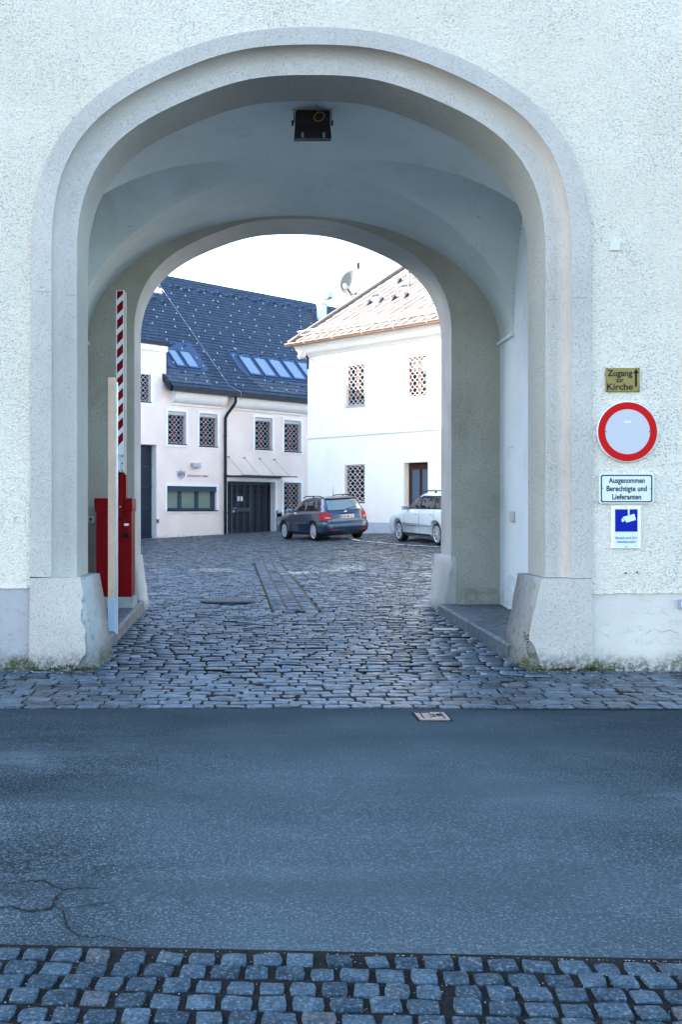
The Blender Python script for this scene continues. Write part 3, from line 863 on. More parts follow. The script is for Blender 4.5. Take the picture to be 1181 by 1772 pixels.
# rear wall with its plain arch
mb = MB(); wall_above(mb, arcN, YB, XL - 0.01, XR + 0.01, 6.3); mb.build('rear_wall', M['olive'], gate, fix=False)
mb = MB(); extrude_path(mb, legs(arcN, -0.1, -0.1), YB, YR); mb.build('rear_soffit', M['innerreveal'], gate, fix=False)
mb = MB(); wall_above(mb, arcN, YR, W0, W1, WT); mb.build('courtyard_face', M['whitewall'], gate, fix=False)
base_block('rear_base', M['innerreveal'], -1.86, -1.80, -1.665, -1.785, -1.66, YB - 0.02, YR + 0.02, 0.925, rough=0.006, seed=9)
base_block('rear_base', M['innerreveal'], 2.93, 2.872, 2.69, 2.765, 2.66, YB - 0.02, YR + 0.02, 0.935, rough=0.006, seed=11)
# patched, flaking plaster low on the olive wall and the side wall
mb = MB(); mb.prism([((u - CX) * YB / F, EYE + (CY - v) * YB / F) for u, v in [(790, 1049), (798, 1036), (800, 1020), (830, 1016), (858, 1018), (864, 1040), (862, 1050)]], YB - 0.022, YB)
mb.build('flaking_patch', simple('flaking_olive_plaster', (0.30, 0.30, 0.24), 0.95, vary=0.3, vscale=9, bump=0.8, bscale=30), gate)
mb = MB()
pts = []
for u, v in [(867, 1040), (871, 1012), (878, 1000), (886, 993), (893, 998), (897, 1012), (905, 1030), (912, 1060), (890, 1052)]:
    Yq = XR * F / (u - CX); pts.append((Yq, EYE + (CY - v) * Yq / F))
n = len(pts); V = [(XR - 0.012, y, z) for y, z in pts] + [(XR, y, z) for y, z in pts]
mb.add(V, [tuple(range(n))] + [(i, (i + 1) % n, (i + 1) % n + n, i + n) for i in range(n)])
mb.build('lime_patch', M['chalk'], gate)
# outer shell: end walls and roof
for x in (W0, W1):
    mb = MB(); mb.add([(x, D, -0.3), (x, YR, -0.3), (x, YR, WT), (x, (D + YR) / 2, WT + 3.4), (x, D, WT)], [(0, 1, 2, 3, 4)])
    mb.build('end_wall', M['whitewall'], gate, fix=False)
mb = MB(); ym = (D + YR) / 2
mb.box2((W0 - .3, D - .5, WT), (W1 + .3, D + 0.05, WT + 0.25)); mb.box2((W0 - .3, YR - 0.05, WT), (W1 + .3, YR + .5, WT + 0.25))
mb.add([(W0 - .3, D - .6, WT + .1), (W1 + .3, D - .6, WT + .1), (W1 + .3, ym, WT + 3.7), (W0 - .3, ym, WT + 3.7)], [(0, 1, 2, 3)])
mb.add([(W0 - .3, YR + .6, WT + .1), (W1 + .3, YR + .6, WT + .1), (W1 + .3, ym, WT + 3.7), (W0 - .3, ym, WT + 3.7)], [(0, 1, 2, 3)])
mb.build('roof', M['rooftin'], gate)

# raised footways inside the passage
def footway(label, xe, sg, xw, zt, y0, y1, cuts):
    fw = empty('raised_footway', label, 'footway', (0, 0, 0))
    for a, b in zip(cuts[:-1], cuts[1:]):
        mb = MB(); x_in = xe + sg * 0.24
        V = []
        for y in (a + 0.006, b - 0.006):
            V += [(xe - sg * 0.012, y, gz(0, y) - 0.12), (x_in, y, gz(0, y) - 0.12), (x_in, y, zt(y)), (xe + sg * 0.03, y, zt(y) + random.uniform(-.003, .003)), (xe, y, zt(y) - 0.022)]
        mb.add(V, [(0, 1, 2, 3, 4), (9, 8, 7, 6, 5)] + [(i, (i + 1) % 5, 5 + (i + 1) % 5, 5 + i) for i in range(5)])
        mb.build('kerb_stone', M['kerb'], fw)
    mb = MB(); mb.add([(xe + sg * 0.2, y0, zt(y0) - 0.03), (xw, y0, zt(y0) - 0.03), (xw, y1, zt(y1) - 0.03), (xe + sg * 0.2, y1, zt(y1) - 0.03)], [(0, 1, 2, 3)]); mb.build('bedding', M['soil'], fw)
    xa, xb = sorted((xe + sg * 0.255, xw)); y = y0 + 0.01
    meshes = sett_data(M['kerb'], 'footway_stone')
    while y < y1 - 0.1:
        x = xa + random.uniform(-0.02, 0.0)
        while x < xb - 0.05:
            w = random.uniform(0.16, 0.22); w = min(w, xb - x)
            sett_part(meshes, fw, x + w / 2, y + 0.08, zt(y) - 0.004 + random.gauss(0, 0.002), w * 1.08, 0.172, 0.03, 0, tilt=0.008, name='footway_stone'); x += w + 0.008
        y += 0.168
    return fw
footway('low raised footway with dark kerb stones along the right wall of the passage', 2.67, 1, XR, lambda y: 0.18 + 0.012 * (y - 10.7), 10.72, YB, [10.72, 11.75, 12.80, 13.85, YB])
footway('low raised footway under the red barrier along the left wall', -1.675, -1, XL, lambda y: 0.155 + 0.036 * (y - 11.4), YF, YB, [YF, 11.9, 13.0, 14.0, YB + 0.1])

# small fittings on the passage walls
mb = MB(); pts = [(YY, zz) for YY, zz in ()]
def on_right(u, v):
    Yq = XR * F / (u - CX); return Yq, EYE + (CY - v) * Yq / F
ya, za = on_right(893, 902); yb2, zb2 = on_right(887, 885)
jb = empty('junction_box', 'small pale junction box on the right passage wall', 'junction box', (XR, (ya + yb2) / 2, (za + zb2) / 2))
mb = MB(); mb.bbox((-0.045, -0.07, -0.07), (0, 0.07, 0.07), 0.008); mb.build('box', simple('pale_box', (0.5, 0.52, 0.47), 0.6), jb)
mb = MB(); mb.bbox((-0.052, -0.045, -0.045), (-0.045, 0.045, 0.045), 0.003); mb.build('lid', simple('pale_lid', (0.58, 0.58, 0.5), 0.6), jb)
ya, za = on_right(889, 792); yb2, zb2 = on_right(882, 773)
hp = empty('access_hatch', 'painted-over small square access hatch on the right passage wall', 'hatch', (XR, (ya + yb2) / 2, (za + zb2) / 2))
mb = MB(); mb.box2((-0.006, -0.09, -0.075), (0, 0.09, 0.075)); mb.build('door', M['sidewall'], hp)
mb = MB(); mb.box2((-0.009, -0.10, 0.066), (0, 0.10, 0.078)); mb.box2((-0.009, 0.085, -0.08), (0, 0.10, 0.078)); mb.build('frame', M['greyplinth'], hp)

# ------------------------------------------------------------------ things on the facade
def facade_thing(name, label, cat, u, v, proud=0.0):
    x, z = fpx(u, v); return empty(name, label, cat, (x, D - proud, z))
def S(px): return px * D / F
FR = Matrix.Translation((0, 0, 0))
def rounded(w, h, r, n=5):
    pts = []
    for cx, cz, a0 in ((w / 2 - r, h / 2 - r, 0), (-w / 2 + r, h / 2 - r, 90), (-w / 2 + r, -h / 2 + r, 180), (w / 2 - r, -h / 2 + r, 270)):
        for k in range(n + 1):
            a = math.radians(a0 + 90 * k / n); pts.append((cx + r * math.cos(a), cz + r * math.sin(a)))
    return pts
def ring_prism(mb, outer, inner, y0, y1, M_=None):
    n = len(outer)
    V = [(x, y0, z) for x, z in outer] + [(x, y0, z) for x, z in inner] + [(x, y1, z) for x, z in outer] + [(x, y1, z) for x, z in inner]
    fs = []
    for i in range(n):
        j = (i + 1) % n; fs += [(i, j, n + j, n + i), (i, 2 * n + i, 2 * n + j, j), (n + i, n + j, 3 * n + j, 3 * n + i)]
    mb.add(V, fs, M=M_)

# brass direction plate
bp = facade_thing('direction_plate', 'small aged brass plate reading Zugang zur Kirche with an up arrow, above the round sign', 'sign', 1078, 657.5)
mb = MB(); mb.bbox((-S(29), -0.022, -S(20.5)), (S(29), 0.0, S(20.5)), 0.003); mb.build('plate', M['brass'], bp)
for s_, uc, vc, w, h in (('Zugang', 1072.5, 646, 43, 10.5), ('zur', 1072.5, 657.8, 13.5, 8.5), ('Kirche', 1072.5, 669.4, 44.5, 10.5)):
    text_mesh('lettering', s_, M['black'], bp, Matrix.Translation((S(uc - 1078), -0.0225, -S(vc - 657.5))), S(h), S(w), 0.001, 0.02)
mb = MB(); mb.prism([(S(20.6), S(-12)), (S(24), S(-12)), (S(24), S(11)), (S(27.2), S(11)), (S(22.3), S(19)), (S(17.5), S(11)), (S(20.6), S(11))], -0.0235, -0.022); mb.build('arrow', M['black'], bp)
for x, z in ((-27, 18.5), (27, 18.5), (-27, -18.5), (27, -18.5)):
    mb = MB(); mb.lathe([(0.006, 0), (0.005, 0.004), (0, 0.005)], 10, Matrix.Translation((S(x), -0.022, S(z))) @ Matrix.Rotation(math.pi / 2, 4, 'X')); mb.build('screw', M['darkmetal'], bp)

# round prohibition sign
rs = facade_thing('round_sign', 'round white traffic sign with a thick red rim', 'traffic sign', 1085, 747.5)
RX = Matrix.Rotation(math.pi / 2, 4, 'X')
mb = MB(); mb.lathe([(S(52.3), -0.0), (S(52.3), 0.030), (S(51.2), 0.034), (0, 0.034)], 72, RX, smooth=False); mb.build('disc', M['signwhite2'], rs)
mb = MB()
o_ = [(S(51) * math.cos(a), S(51) * math.sin(a)) for a in np.linspace(0, 2 * math.pi, 73)[:-1]]; i_ = [(S(38.8) * math.cos(a), S(38.8) * math.sin(a)) for a in np.linspace(0, 2 * math.pi, 73)[:-1]]
ring_prism(mb, o_, i_, -0.0355, -0.034); mb.build('red_rim', M['signred'], rs)
mb = MB(); mb.prism(i_, -0.0349, -0.034); mb.build('white_field', M['signwhite'], rs)
mb = MB(); mb.box2((-S(6), -0.0362, S(15)), (S(6), -0.0349, S(19))); mb.build('sticker', M['signwhite2'], rs)
for x in (-37.5, 37.5):
    mb = MB(); mb.lathe([(0.006, 0), (0.005, 0.003), (0, 0.004)], 10, Matrix.Translation((S(x), -0.0349, 0)) @ RX); mb.build('rivet', M['darkmetal'], rs)

# supplementary plate
sp = facade_thing('supplementary_plate', 'white rectangular plate with black border reading Ausgenommen Berechtigte und Lieferanten', 'sign', 1083.6, 845.5)
mb = MB(); mb.prism(rounded(S(94), S(51.5), S(5)), -0.028, 0.0); mb.build('plate', M['signwhite2'], sp)
mb = MB(); ring_prism(mb, rounded(S(89), S(47.5), S(4)), rounded(S(85), S(43.5), S(2.6)), -0.0295, -0.028); mb.build('border', M['black'], sp)
for s_, uc, vc, w in (('Ausgenommen', 1084, 831.3, 62.3), ('Berechtigte und', 1083.8, 845.4, 69.6), ('Lieferanten', 1084, 859.6, 50)):
    text_mesh('lettering', s_, M['black'], sp, Matrix.Translation((S(uc - 1083.6), -0.0284, -S(vc - 845.5))), S(9.0), S(w), 0.0008, 0.025)
for x in (-41, 41):
    mb = MB(); mb.lathe([(0.005, 0), (0.004, 0.003), (0, 0.004)], 10, Matrix.Translation((S(x), -0.028, 0)) @ RX); mb.build('rivet', M['darkmetal'], sp)

# video surveillance notice
cv_ = facade_thing('camera_notice', 'white notice with a blue camera square reading Bereich wird 24 h videoüberwacht', 'sign', 1083.4, 912)
mb = MB(); mb.bbox((-S(25.4), -0.020, -S(36.8)), (S(25.4), 0, S(36.8)), 0.002); mb.build('plate', simple('cream_plate', (0.80, 0.74, 0.66), 0.5), cv_)
mb = MB(); mb.box2((-S(20.5), -0.0207, -S(35.3)), (S(20.5), -0.020, S(32.3))); mb.build('white_panel', M['signwhite2'], cv_)
mb = MB(); mb.box2((S(1064.3 - 1083.4), -0.0216, -S(920 - 912)), (S(1103 - 1083.4), -0.0207, S(912 - 881.3))); mb.build('blue_square', M['blue'], cv_)
def icon(pts):
    return [(S(1030 + x / 9.84 - 1083.4), S(912 - 800 - y / 9.84)) for x, y in pts]
mb = MB()
mb.prism(icon([(553, 797), (584, 797), (583, 893), (555, 899)]), -0.0226, -0.0216)
mb.prism(icon([(462, 932), (664, 877), (694, 980), (532, 1026)]), -0.0226, -0.0216)
mb.prism(icon([(474, 955), (500, 1000), (480, 1010)]), -0.0224, -0.0216)
mb.prism(icon([(443, 972), (458, 952), (472, 958), (480, 1000), (470, 1015), (455, 1018)]), -0.0226, -0.0216)
mb.build('camera_symbol', M['signwhite2'], cv_)
for s_, uc, vc, w, h in (('Bereich wird 24 h', 1083.5, 930.5, 37, 4.0), ('videoüberwacht', 1083.5, 937.3, 33, 4.0)):
    text_mesh('lettering', s_, M['bluetext'], cv_, Matrix.Translation((S(uc - 1083.4), -0.0212, -S(vc - 912))), S(h), S(w), 0.0006, 0.02)
for z in (34.5, -34.3):
    mb = MB(); mb.lathe([(0.006, 0), (0.005, 0.003), (0, 0.004)], 10, Matrix.Translation((0, -0.020, S(z))) @ RX); mb.build('screw', M['darkmetal'], cv_)

# odd bits on the wall
o = facade_thing('blank_cover', 'small square blank cover plate high on the wall above the signs', 'cover plate', 1065, 425.5)
mb = MB(); mb.bbox((-S(8.5), -0.016, -S(8.5)), (S(8.5), 0, S(8.5)), 0.003); mb.build('plate', M['coverplate'], o)
o = facade_thing('small_wall_plate', 'tiny upright blank plate low on the rough wall under the signs', 'cover plate', 1150.5, 1003)
mb = MB(); mb.bbox((-S(3.2), -0.012, -S(5.5)), (S(3.2), 0, S(5.5)), 0.002); mb.build('plate', M['coverplate'], o)
o = facade_thing('socket_box', 'small lilac box on the plinth at the right edge', 'socket', 1181, 1045)
mb = MB(); mb.bbox((-S(6), -0.03, -S(8)), (S(6), 0.01, S(8)), 0.004); mb.build('box', M['lilac'], o)
mb = MB(); mb.bbox((-S(3), -0.034, -S(4)), (S(3), -0.03, S(4)), 0.001); mb.build('lid', M['signwhite2'], o)
for (u, v), lb in (((1084, 991.5), 'left one of two dark screw plugs below the camera notice'), ((1103.5, 990.5), 'right one of two dark screw plugs below the camera notice')):
    o = facade_thing('screw_plug', lb, 'screw', u, v, 0.002); mb = MB(); mb.lathe([(0.010, 0), (0.009, 0.006), (0.004, 0.012), (0, 0.012)], 10, RX); mb.build('head', M['darkmetal'], o)

M['greyclip'] = simple('dull_clip', (0.07, 0.08, 0.08), 0.5)
# ------------------------------------------------------------------ floodlight under the crown
fl_y = 11.15; k_ = fl_y / F
fl = empty('floodlight', 'black floodlight hanging from a bracket under the crown of the arch with a curled cable', 'floodlight', tuple(P(541, 182, fl_y)))
def fq(u, v): return ((u - 541) * k_, (182 - v) * k_)
mb = MB()
x0, z0 = fq(508.5, 182); x1, z1 = fq(574.5, 212)
mb.box2((x0, -0.02, z0 - 0.006), (x1, 0.02, z0 + 0.012)); mb.box2((x0, -0.015, z0), (x0 + 0.009, 0.015, z1)); mb.box2((x1 - 0.009, -0.015, z0), (x1, 0.015, z1))
mb.build('bracket', M['blackmetal'], fl)
mb = MB(); mb.box2((-0.03, -0.03, 0.0), (0.03, 0.03, 0.22)); mb.build('ceiling_stem', M['vault'], fl)
a = fq(511, 195.5); b = fq(571, 222)
mb = MB(); mb.bbox((a[0], -0.10, a[1]), (b[0], 0.10, b[1]), 0.02); mb.build('housing', M['blackmetal'], fl)
a = fq(509, 220); b = fq(572.5, 246.5)
mb = MB(); mb.add([(a[0] + .01, -0.09, a[1]), (b[0] - .01, -0.09, a[1]), (b[0], -0.13, b[1]), (a[0], -0.13, b[1]), (a[0] + .01, 0.09, a[1]), (b[0] - .01, 0.09, a[1]), (b[0], 0.05, b[1] + 0.03), (a[0], 0.05, b[1] + 0.03)],
    [(0, 1, 2, 3), (4, 5, 6, 7), (0, 1, 5, 4), (1, 2, 6, 5), (2, 3, 7, 6), (3, 0, 4, 7)]); mb.build('lamp_head', M['blackmetal'], fl)
for u in (506.5, 575):
    c_ = fq(u, 213); mb = MB(); mb.bbox((c_[0] - 0.012, -0.025, c_[1] - 0.024), (c_[0] + 0.012, 0.025, c_[1] + 0.024), 0.004); mb.build('knob', M['rust'], fl)
for u in (523, 559.5):
    a = fq(u - 2, 237); b = fq(u + 2, 245.5); mb = MB(); mb.box2((a[0], -0.134, a[1]), (b[0], -0.118, b[1])); mb.build('clip', M['greyclip'], fl)
mb = MB()
pts = []
for u, v in [(529.5, 176.5), (531, 181), (535, 184.5), (541, 187), (547, 190), (550.5, 196), (549.5, 200.5), (546.5, 203.5)]:
    x, z = fq(u, v); pts.append((x, -0.12, z))
mb.tube(pts, 0.0045, 6)
mb.tube([((551.5 + 8.8 * math.cos(t) - 541) * k_, -0.125 - 0.01 * math.sin(t), (182 - 209.5 + 7.0 * math.sin(t) + 1.5 * math.cos(t)) * k_) for t in np.linspace(2.2, 8.9, 26)], 0.0045, 6)
mb.build('cable', M['orange'], fl)

# ------------------------------------------------------------------ barrier
YC1 = 14.05
def bq(u, v, Y=YC1, o=(0, 0, 0)):
    p = P(u, v, Y); return (p.x - o[0], p.y - o[1], p.z - o[2])
bx = (198 - CX) * YC1 / F; bz = 0.155 + 0.036 * (YC1 - 11.4)
bar = empty('parking_barrier', 'red barrier cabinet with its red and white striped boom standing upright', 'barrier', (bx, YC1, bz))
O_ = (bx, YC1, bz)
a = bq(165, 1045, o=O_); b = bq(231, 1033, o=O_)
mb = MB(); mb.bbox((a[0] - 0.01, -0.005, -0.02), (b[0], 0.42, b[2]), 0.01); mb.build('concrete_base', M['concrete'], bar)
a = bq(166, 1033, o=O_); b = bq(227.5, 884, o=O_)
mb = MB(); mb.bbox((a[0], 0, a[2]), (b[0], 0.40, b[2] - 0.002), 0.006); mb.build('cabinet', M['red'], bar)
a = bq(163, 884.5, o=O_); b = bq(229, 862, o=O_)
mb = MB(); mb.bbox((a[0], -0.015, a[2]), (b[0], 0.42, b[2]), 0.008); mb.build('lid', M['red'], bar)
a = bq(203.5, 898, 13.9, O_); b = bq(211, 815, 13.9, O_)
mb = MB(); mb.bbox((a[0], -0.10, a[2]), (b[0], -0.02, b[2]), 0.004)
mb.build('arm_bracket', M['red'], bar)
a = bq(211.5, 868, 13.95, O_); b = bq(217.5, 818, 13.95, O_)
mb = MB(); mb.bbox((a[0], -0.06, a[2]), (b[0], 0.10, b[2]), 0.004); mb.build('arm_bracket', M['red'], bar)
for v in (877, 896):
    c_ = bq(207, v, 13.9, O_); mb = MB(); mb.lathe([(0.012, 0), (0.012, 0.008), (0, 0.01)], 10, Matrix.Translation((c_[0], -0.10, c_[2])) @ RX); mb.build('bolt', M['galv'] if v < 880 else M['blackmetal'], bar)
a = bq(214, 925, o=O_); b = bq(224.5, 906, o=O_)
mb = MB(); mb.bbox((a[0], -0.05, a[2]), (b[0], 0, b[2]), 0.006); mb.build('key_switch', M['red'], bar)
a = bq(215.5, 909.5, o=O_); b = bq(223.5, 905.8, o=O_)
mb = MB(); mb.box2((a[0], -0.0515, a[2]), (b[0], -0.0502, b[2])); mb.build('switch_label', M['paper'], bar)
a = bq(212, 929, o=O_); b = bq(224, 922.5, o=O_)
mb = MB(); mb.bbox((a[0], -0.07, a[2]), (b[0], -0.0, b[2]), 0.01); mb.build('padlock', M['blackmetal'], bar)
# boom
YBM = 13.86
a = bq(200.5, 817, YBM, O_); b = bq(217, 502, YBM, O_)
bm0, bm1 = a[0], bq(214.6, 502, YBM, O_)[0]
mb = MB(); mb.bbox((bm0, -0.19, a[2]), (bm1, -0.11, b[2]), 0.004); bo = mb.build('boom', M['alu'], bar)
mb = MB(); mb.bbox((bm1 + 0.004, -0.16, a[2] - 0.03), (b[0] + 0.003, -0.12, b[2] - 0.02), 0.003); mb.build('edge_strip', simple('pale_rubber_strip', (0.62, 0.55, 0.48), 0.6), bo)
sx0 = bq(202.3, 600, YBM, O_)[0]; sx1 = bq(212.8, 600, YBM, O_)[0]
zt_ = b[2] - 0.01; zb_ = bq(207, 782, YBM, O_)[2]
per = 25.4 * YBM / F; h_ = 15.5 * YBM / F; sl = 11 * YBM / F
z = zt_ - 0.005 - h_
first = True
while z + sl > zb_ - 0.03:
    pts = [(sx0, z), (sx1, z + sl), (sx1, z + sl + h_), (sx0, z + h_)]
    pts = [(x, min(zt_, max(zb_, q))) for x, q in pts]
    if pts[3][1] - pts[0][1] > 0.01 or pts[2][1] - pts[1][1] > 0.01:
        mb = MB(); mb.prism(pts, -0.1915, -0.190); mb.build('red_stripe', M['red'], bo)
    z -= per
a = bq(201.8, 817, YBM, O_); b = bq(214.8, 786, YBM, O_)
mb = MB(); mb.bbox((a[0], -0.205, a[2]), (b[0], -0.19, b[2]), 0.003); mb.build('clamp_plate', M['galv'], bar)
for v in (789.5, 802, 814.5):
    c_ = bq(212, v, YBM, O_); mb = MB(); mb.lathe([(0.010, 0), (0.010, 0.008), (0, 0.009)], 8, Matrix.Translation((c_[0], -0.205, c_[2])) @ RX); mb.build('bolt', M['blackmetal'], bar)
a = bq(201, 815, YBM, O_); b = bq(208.5, 796, YBM, O_)
mb = MB(); mb.bbox((a[0], -0.26, a[2]), (b[0], -0.207, b[2]), 0.004); mb.build('breakaway_box', M['signwhite2'], bar)

# boom rest post
YP = 11.97
px0 = (186.5 - CX) * YP / F
ps = empty('steel_post', 'slim tan box-section post with a pale foot on the kerb before the barrier', 'post', (px0, YP, 0.17))
def pq(u, v): 
    p = P(u, v, YP); return p.x - px0, p.z - 0.17
x1, zt = pq(198.3, 653); x2, _ = pq(202.3, 653); _, zj = pq(190, 1035); _, zf = pq(190, 1094)
mb = MB(); mb.bbox((0, 0, zj), (x1, 0.09, zt), 0.004); mb.build('post', M['tan'], ps)
mb = MB(); mb.bbox((x1, 0.01, zj - 0.0), (x2, 0.085, zt - 0.05), 0.003); mb.build('side_rail', M['galv'], ps)
mb = MB(); mb.bbox((-0.004, -0.004, zf - 0.03), (x1 + 0.004, 0.094, zj), 0.004); mb.bbox((x1 + 0.004, 0.01, zf - 0.03), (x2, 0.085, zj), 0.003); mb.build('foot_sleeve', simple('pale_blue_steel', (0.45, 0.55, 0.66), 0.4, metal=0.3), ps)
for v in (1021, 1028.5, 1039.5, 1047.5):
    x, z = pq(195, v); mb = MB(); mb.lathe([(0.010, 0), (0.009, 0.008), (0, 0.01)], 10, Matrix.Translation((x - 0.005, -0.003, z)) @ RX); mb.build('bolt', M['galv'], ps)

# arrow tag by the cabinet
p_ = P(157.5, 899, YB)
at = empty('arrow_tag', 'small white square tag with a black up arrow beside the red cabinet', 'sign', (p_.x + 0.004, YB - 0.06, p_.z))
w_ = 6 * YB / F
mb = MB(); mb.bbox((-w_, -0.01, -w_), (w_, 0.06, w_), 0.004); mb.build('plate', M['signwhite2'], at)
mb = MB(); mb.prism([(-w_ * .18, -w_ * .6), (w_ * .18, -w_ * .6), (w_ * .18, 0), (w_ * .55, 0), (0, w_ * .65), (-w_ * .55, 0), (-w_ * .18, 0)], -0.0115, -0.010); mb.build('arrow', M['black'], at)

# loose grit, moss and litter at the foot of the front wall
mb = MB()
def pebble(mb, x, y, z, r):
    V = [(x + r * random.uniform(.7, 1.2), y, z), (x - r, y + r * .3, z), (x, y + r, z), (x, y - r, z), (x + r * .1, y, z + r * random.uniform(.5, .9)), (x, y, z - r * .3)]
    mb.add(V, [(0, 2, 4), (2, 1, 4), (1, 3, 4), (3, 0, 4), (0, 5, 2), (2, 5, 1), (1, 5, 3), (3, 5, 0)])
for i in range(1500):
    x = random.choice((random.uniform(-4, -1.5), random.uniform(2.6, 5.2), random.uniform(-4, 5.2)))
    y = D - 0.02 - abs(random.gauss(0, 0.16)) if (x < -1.6 or x > 2.7) else random.uniform(8.3, 11.5)
    pebble(mb, x, y, gz(x, y) + 0.003, random.uniform(0.002, 0.0055) if random.random() < .93 else 0.010)
for i in range(260):
    x = random.uniform(-3, 5); y = random.uniform(3.7, 8.2); pebble(mb, x, y, 0.002 + 0.006 * math.sin(x * 0.9 + y) - 0.004, random.uniform(0.0015, 0.004))
g = mb.build('loose_grit', M['grit'], None); tag(g, 'loose pale grit scattered along the foot of the wall and over the setts', 'grit', kind='stuff')
mb = MB()
for i in range(170):
    x = random.choice((random.uniform(-2.25, -1.6), random.uniform(-4, -2.2), random.uniform(2.75, 3.4), random.uniform(3.3, 5.5)))
    y = D - 0.025 - abs(random.gauss(0, 0.018)); z = abs(random.gauss(0, 0.02)); r = random.uniform(0.008, 0.024)
    for k in range(3): pebble(mb, x + random.gauss(0, r), y + random.gauss(0, r * .4), z, r * random.uniform(.5, 1))
for (u, v) in [(915.5, 1100), (914, 1108), (917, 1095), (911, 1103), (908, 1100), (915, 1118), (914, 1126), (916, 1132), (905, 1150), (900, 1156), (896, 1150), (150, 1158), (156, 1160), (165, 1158)]:
    q = P(u, v, D + 0.01)
    for k in range(14): pebble(mb, q.x + random.gauss(0, .012), D - 0.005 + random.uniform(0, .02), q.z + random.gauss(0, .025), random.uniform(.004, .011))
g = mb.build('moss', M['moss'], None); tag(g, 'green moss cushions growing where wall meets paving', 'moss', kind='stuff')
mb = MB()
for i in range(900):
    x = random.uniform(-1.4, 2.2); y = random.uniform(2.9, 3.75)
    pebble(mb, x, min(y, edge_y(x)), -0.004, random.uniform(0.0015, 0.004))
g = mb.build('joint_grit', M['grit'], None); tag(g, 'tiny pale stones caught between the small setts by the road', 'grit', kind='stuff')

# ================================================================== courtyard buildings
class Wall:
    """upright wall frame: s runs to the right as seen from the camera, z up, o outwards"""
    def __init__(w, A, d):
        w.A = Vector((A[0], A[1], 0)); w.d = Vector((d[0], d[1], 0)).normalized(); w.n = Vector((w.d.y, -w.d.x, 0))
        if w.n.dot(-w.A) < 0: w.n = -w.n
        w.M = Matrix(((w.d.x, -w.n.x, 0, A[0]), (w.d.y, -w.n.y, 0, A[1]), (0, 0, 1, 0), (0, 0, 0, 1)))   # local (s, -o, z)
    def px(w, u, v, o=0.0):
        r = ray(u, v); a = w.A + w.n * o
        t = w.n.dot(a) / w.n.dot(r); p = Vector((r.x * t, r.y * t, EYE + r.z * t))
        return (p - w.A).dot(w.d), p.z
    def rect(w, u0, v0, u1, v1):
        vm = (v0 + v1) / 2; um = (u0 + u1) / 2
        return w.px(u0, vm)[0], w.px(um, v1)[1], w.px(u1, vm)[0], w.px(um, v0)[1]      # s0, z0, s1, z1
    def pt(w, s, z, o=0.0): return w.A + w.d * s + w.n * o + Vector((0, 0, z))

def wall_mesh(w, mb, s0, s1, z0, z1, holes, reveal=0.25, top=None):
    ss = sorted({s0, s1} | {h[0] for h in holes} | {h[2] for h in holes}); zs = sorted({z0, z1} | {h[1] for h in holes} | {h[3] for h in holes})
    ss = [s for s in ss if s0 <= s <= s1]; zs = [z for z in zs if z0 <= z <= z1]
    for a, b in zip(ss[:-1], ss[1:]):
        for c, d in zip(zs[:-1], zs[1:]):
            m = ((a + b) / 2, (c + d) / 2)
            if any(h[0] < m[0] < h[2] and h[1] < m[1] < h[3] for h in holes): continue
            mb.add([(a, 0, c), (b, 0, c), (b, 0, d), (a, 0, d)], [(0, 1, 2, 3)], M=w.M)
    for h in holes:
        r = h[4] if len(h) > 4 else reveal
        a, c, b, d = h[:4]
        mb.add([(a, 0, c), (a, 0, d), (a, r, d), (a, r, c)], [(0, 1, 2, 3)], M=w.M); mb.add([(b, 0, c), (b, 0, d), (b, r, d), (b, r, c)], [(0, 1, 2, 3)], M=w.M)
        mb.add([(a, 0, d), (b, 0, d), (b, r, d), (a, r, d)], [(0, 1, 2, 3)], M=w.M); mb.add([(a, 0, c), (b, 0, c), (b, r, c), (a, r, c)], [(0, 1, 2, 3)], M=w.M)

def lattice(mb, w, s0, z0, s1, z1, cols, rows, r, y, head=True, tall=1.0):
    """woven-looking window grille: mirrored wavy uprights meeting at their crests, with a frame"""
    cw = (s1 - s0) / cols; ph = (z1 - z0) / rows
    def bar(a, b):
        d = (Vector(b) - Vector(a)); L = d.length; d.normalize(); nx = Vector((-d.z, 0, d.x)) * r; ny = Vector((0, r, 0))
        a = Vector(a); b = Vector(b)
        mb.add([a + nx, a + ny, a - nx, a - ny, b + nx, b + ny, b - nx, b - ny], [(0, 1, 5, 4), (1, 2, 6, 5), (2, 3, 7, 6), (3, 0, 4, 7)], M=w.M)
    for c in range(cols):
        for sg in (-1, 1):
            cx = s0 + (c + 0.5) * cw
            pts = []
            for k in range(rows * 2 + 1):
                z = z0 + k * ph / 2
                off = cw * 0.5 * (1 if k % 2 == 0 else -1) * sg * 0.96
                # short straight run at each crest, so the openings read as drawn-out hexagons
                pts.append((cx + off * 1.0, y, max(z0, z - ph * 0.06))); pts.append((cx + off * 1.0, y, min(z1, z + ph * 0.06)))
            for a, b in zip(pts[:-1], pts[1:]): bar(a, b)
    for z in (z0, z1): bar((s0, y, z), (s1, y, z))
    for s in (s0, s1): bar((s, y, z0), (s, y, z1))

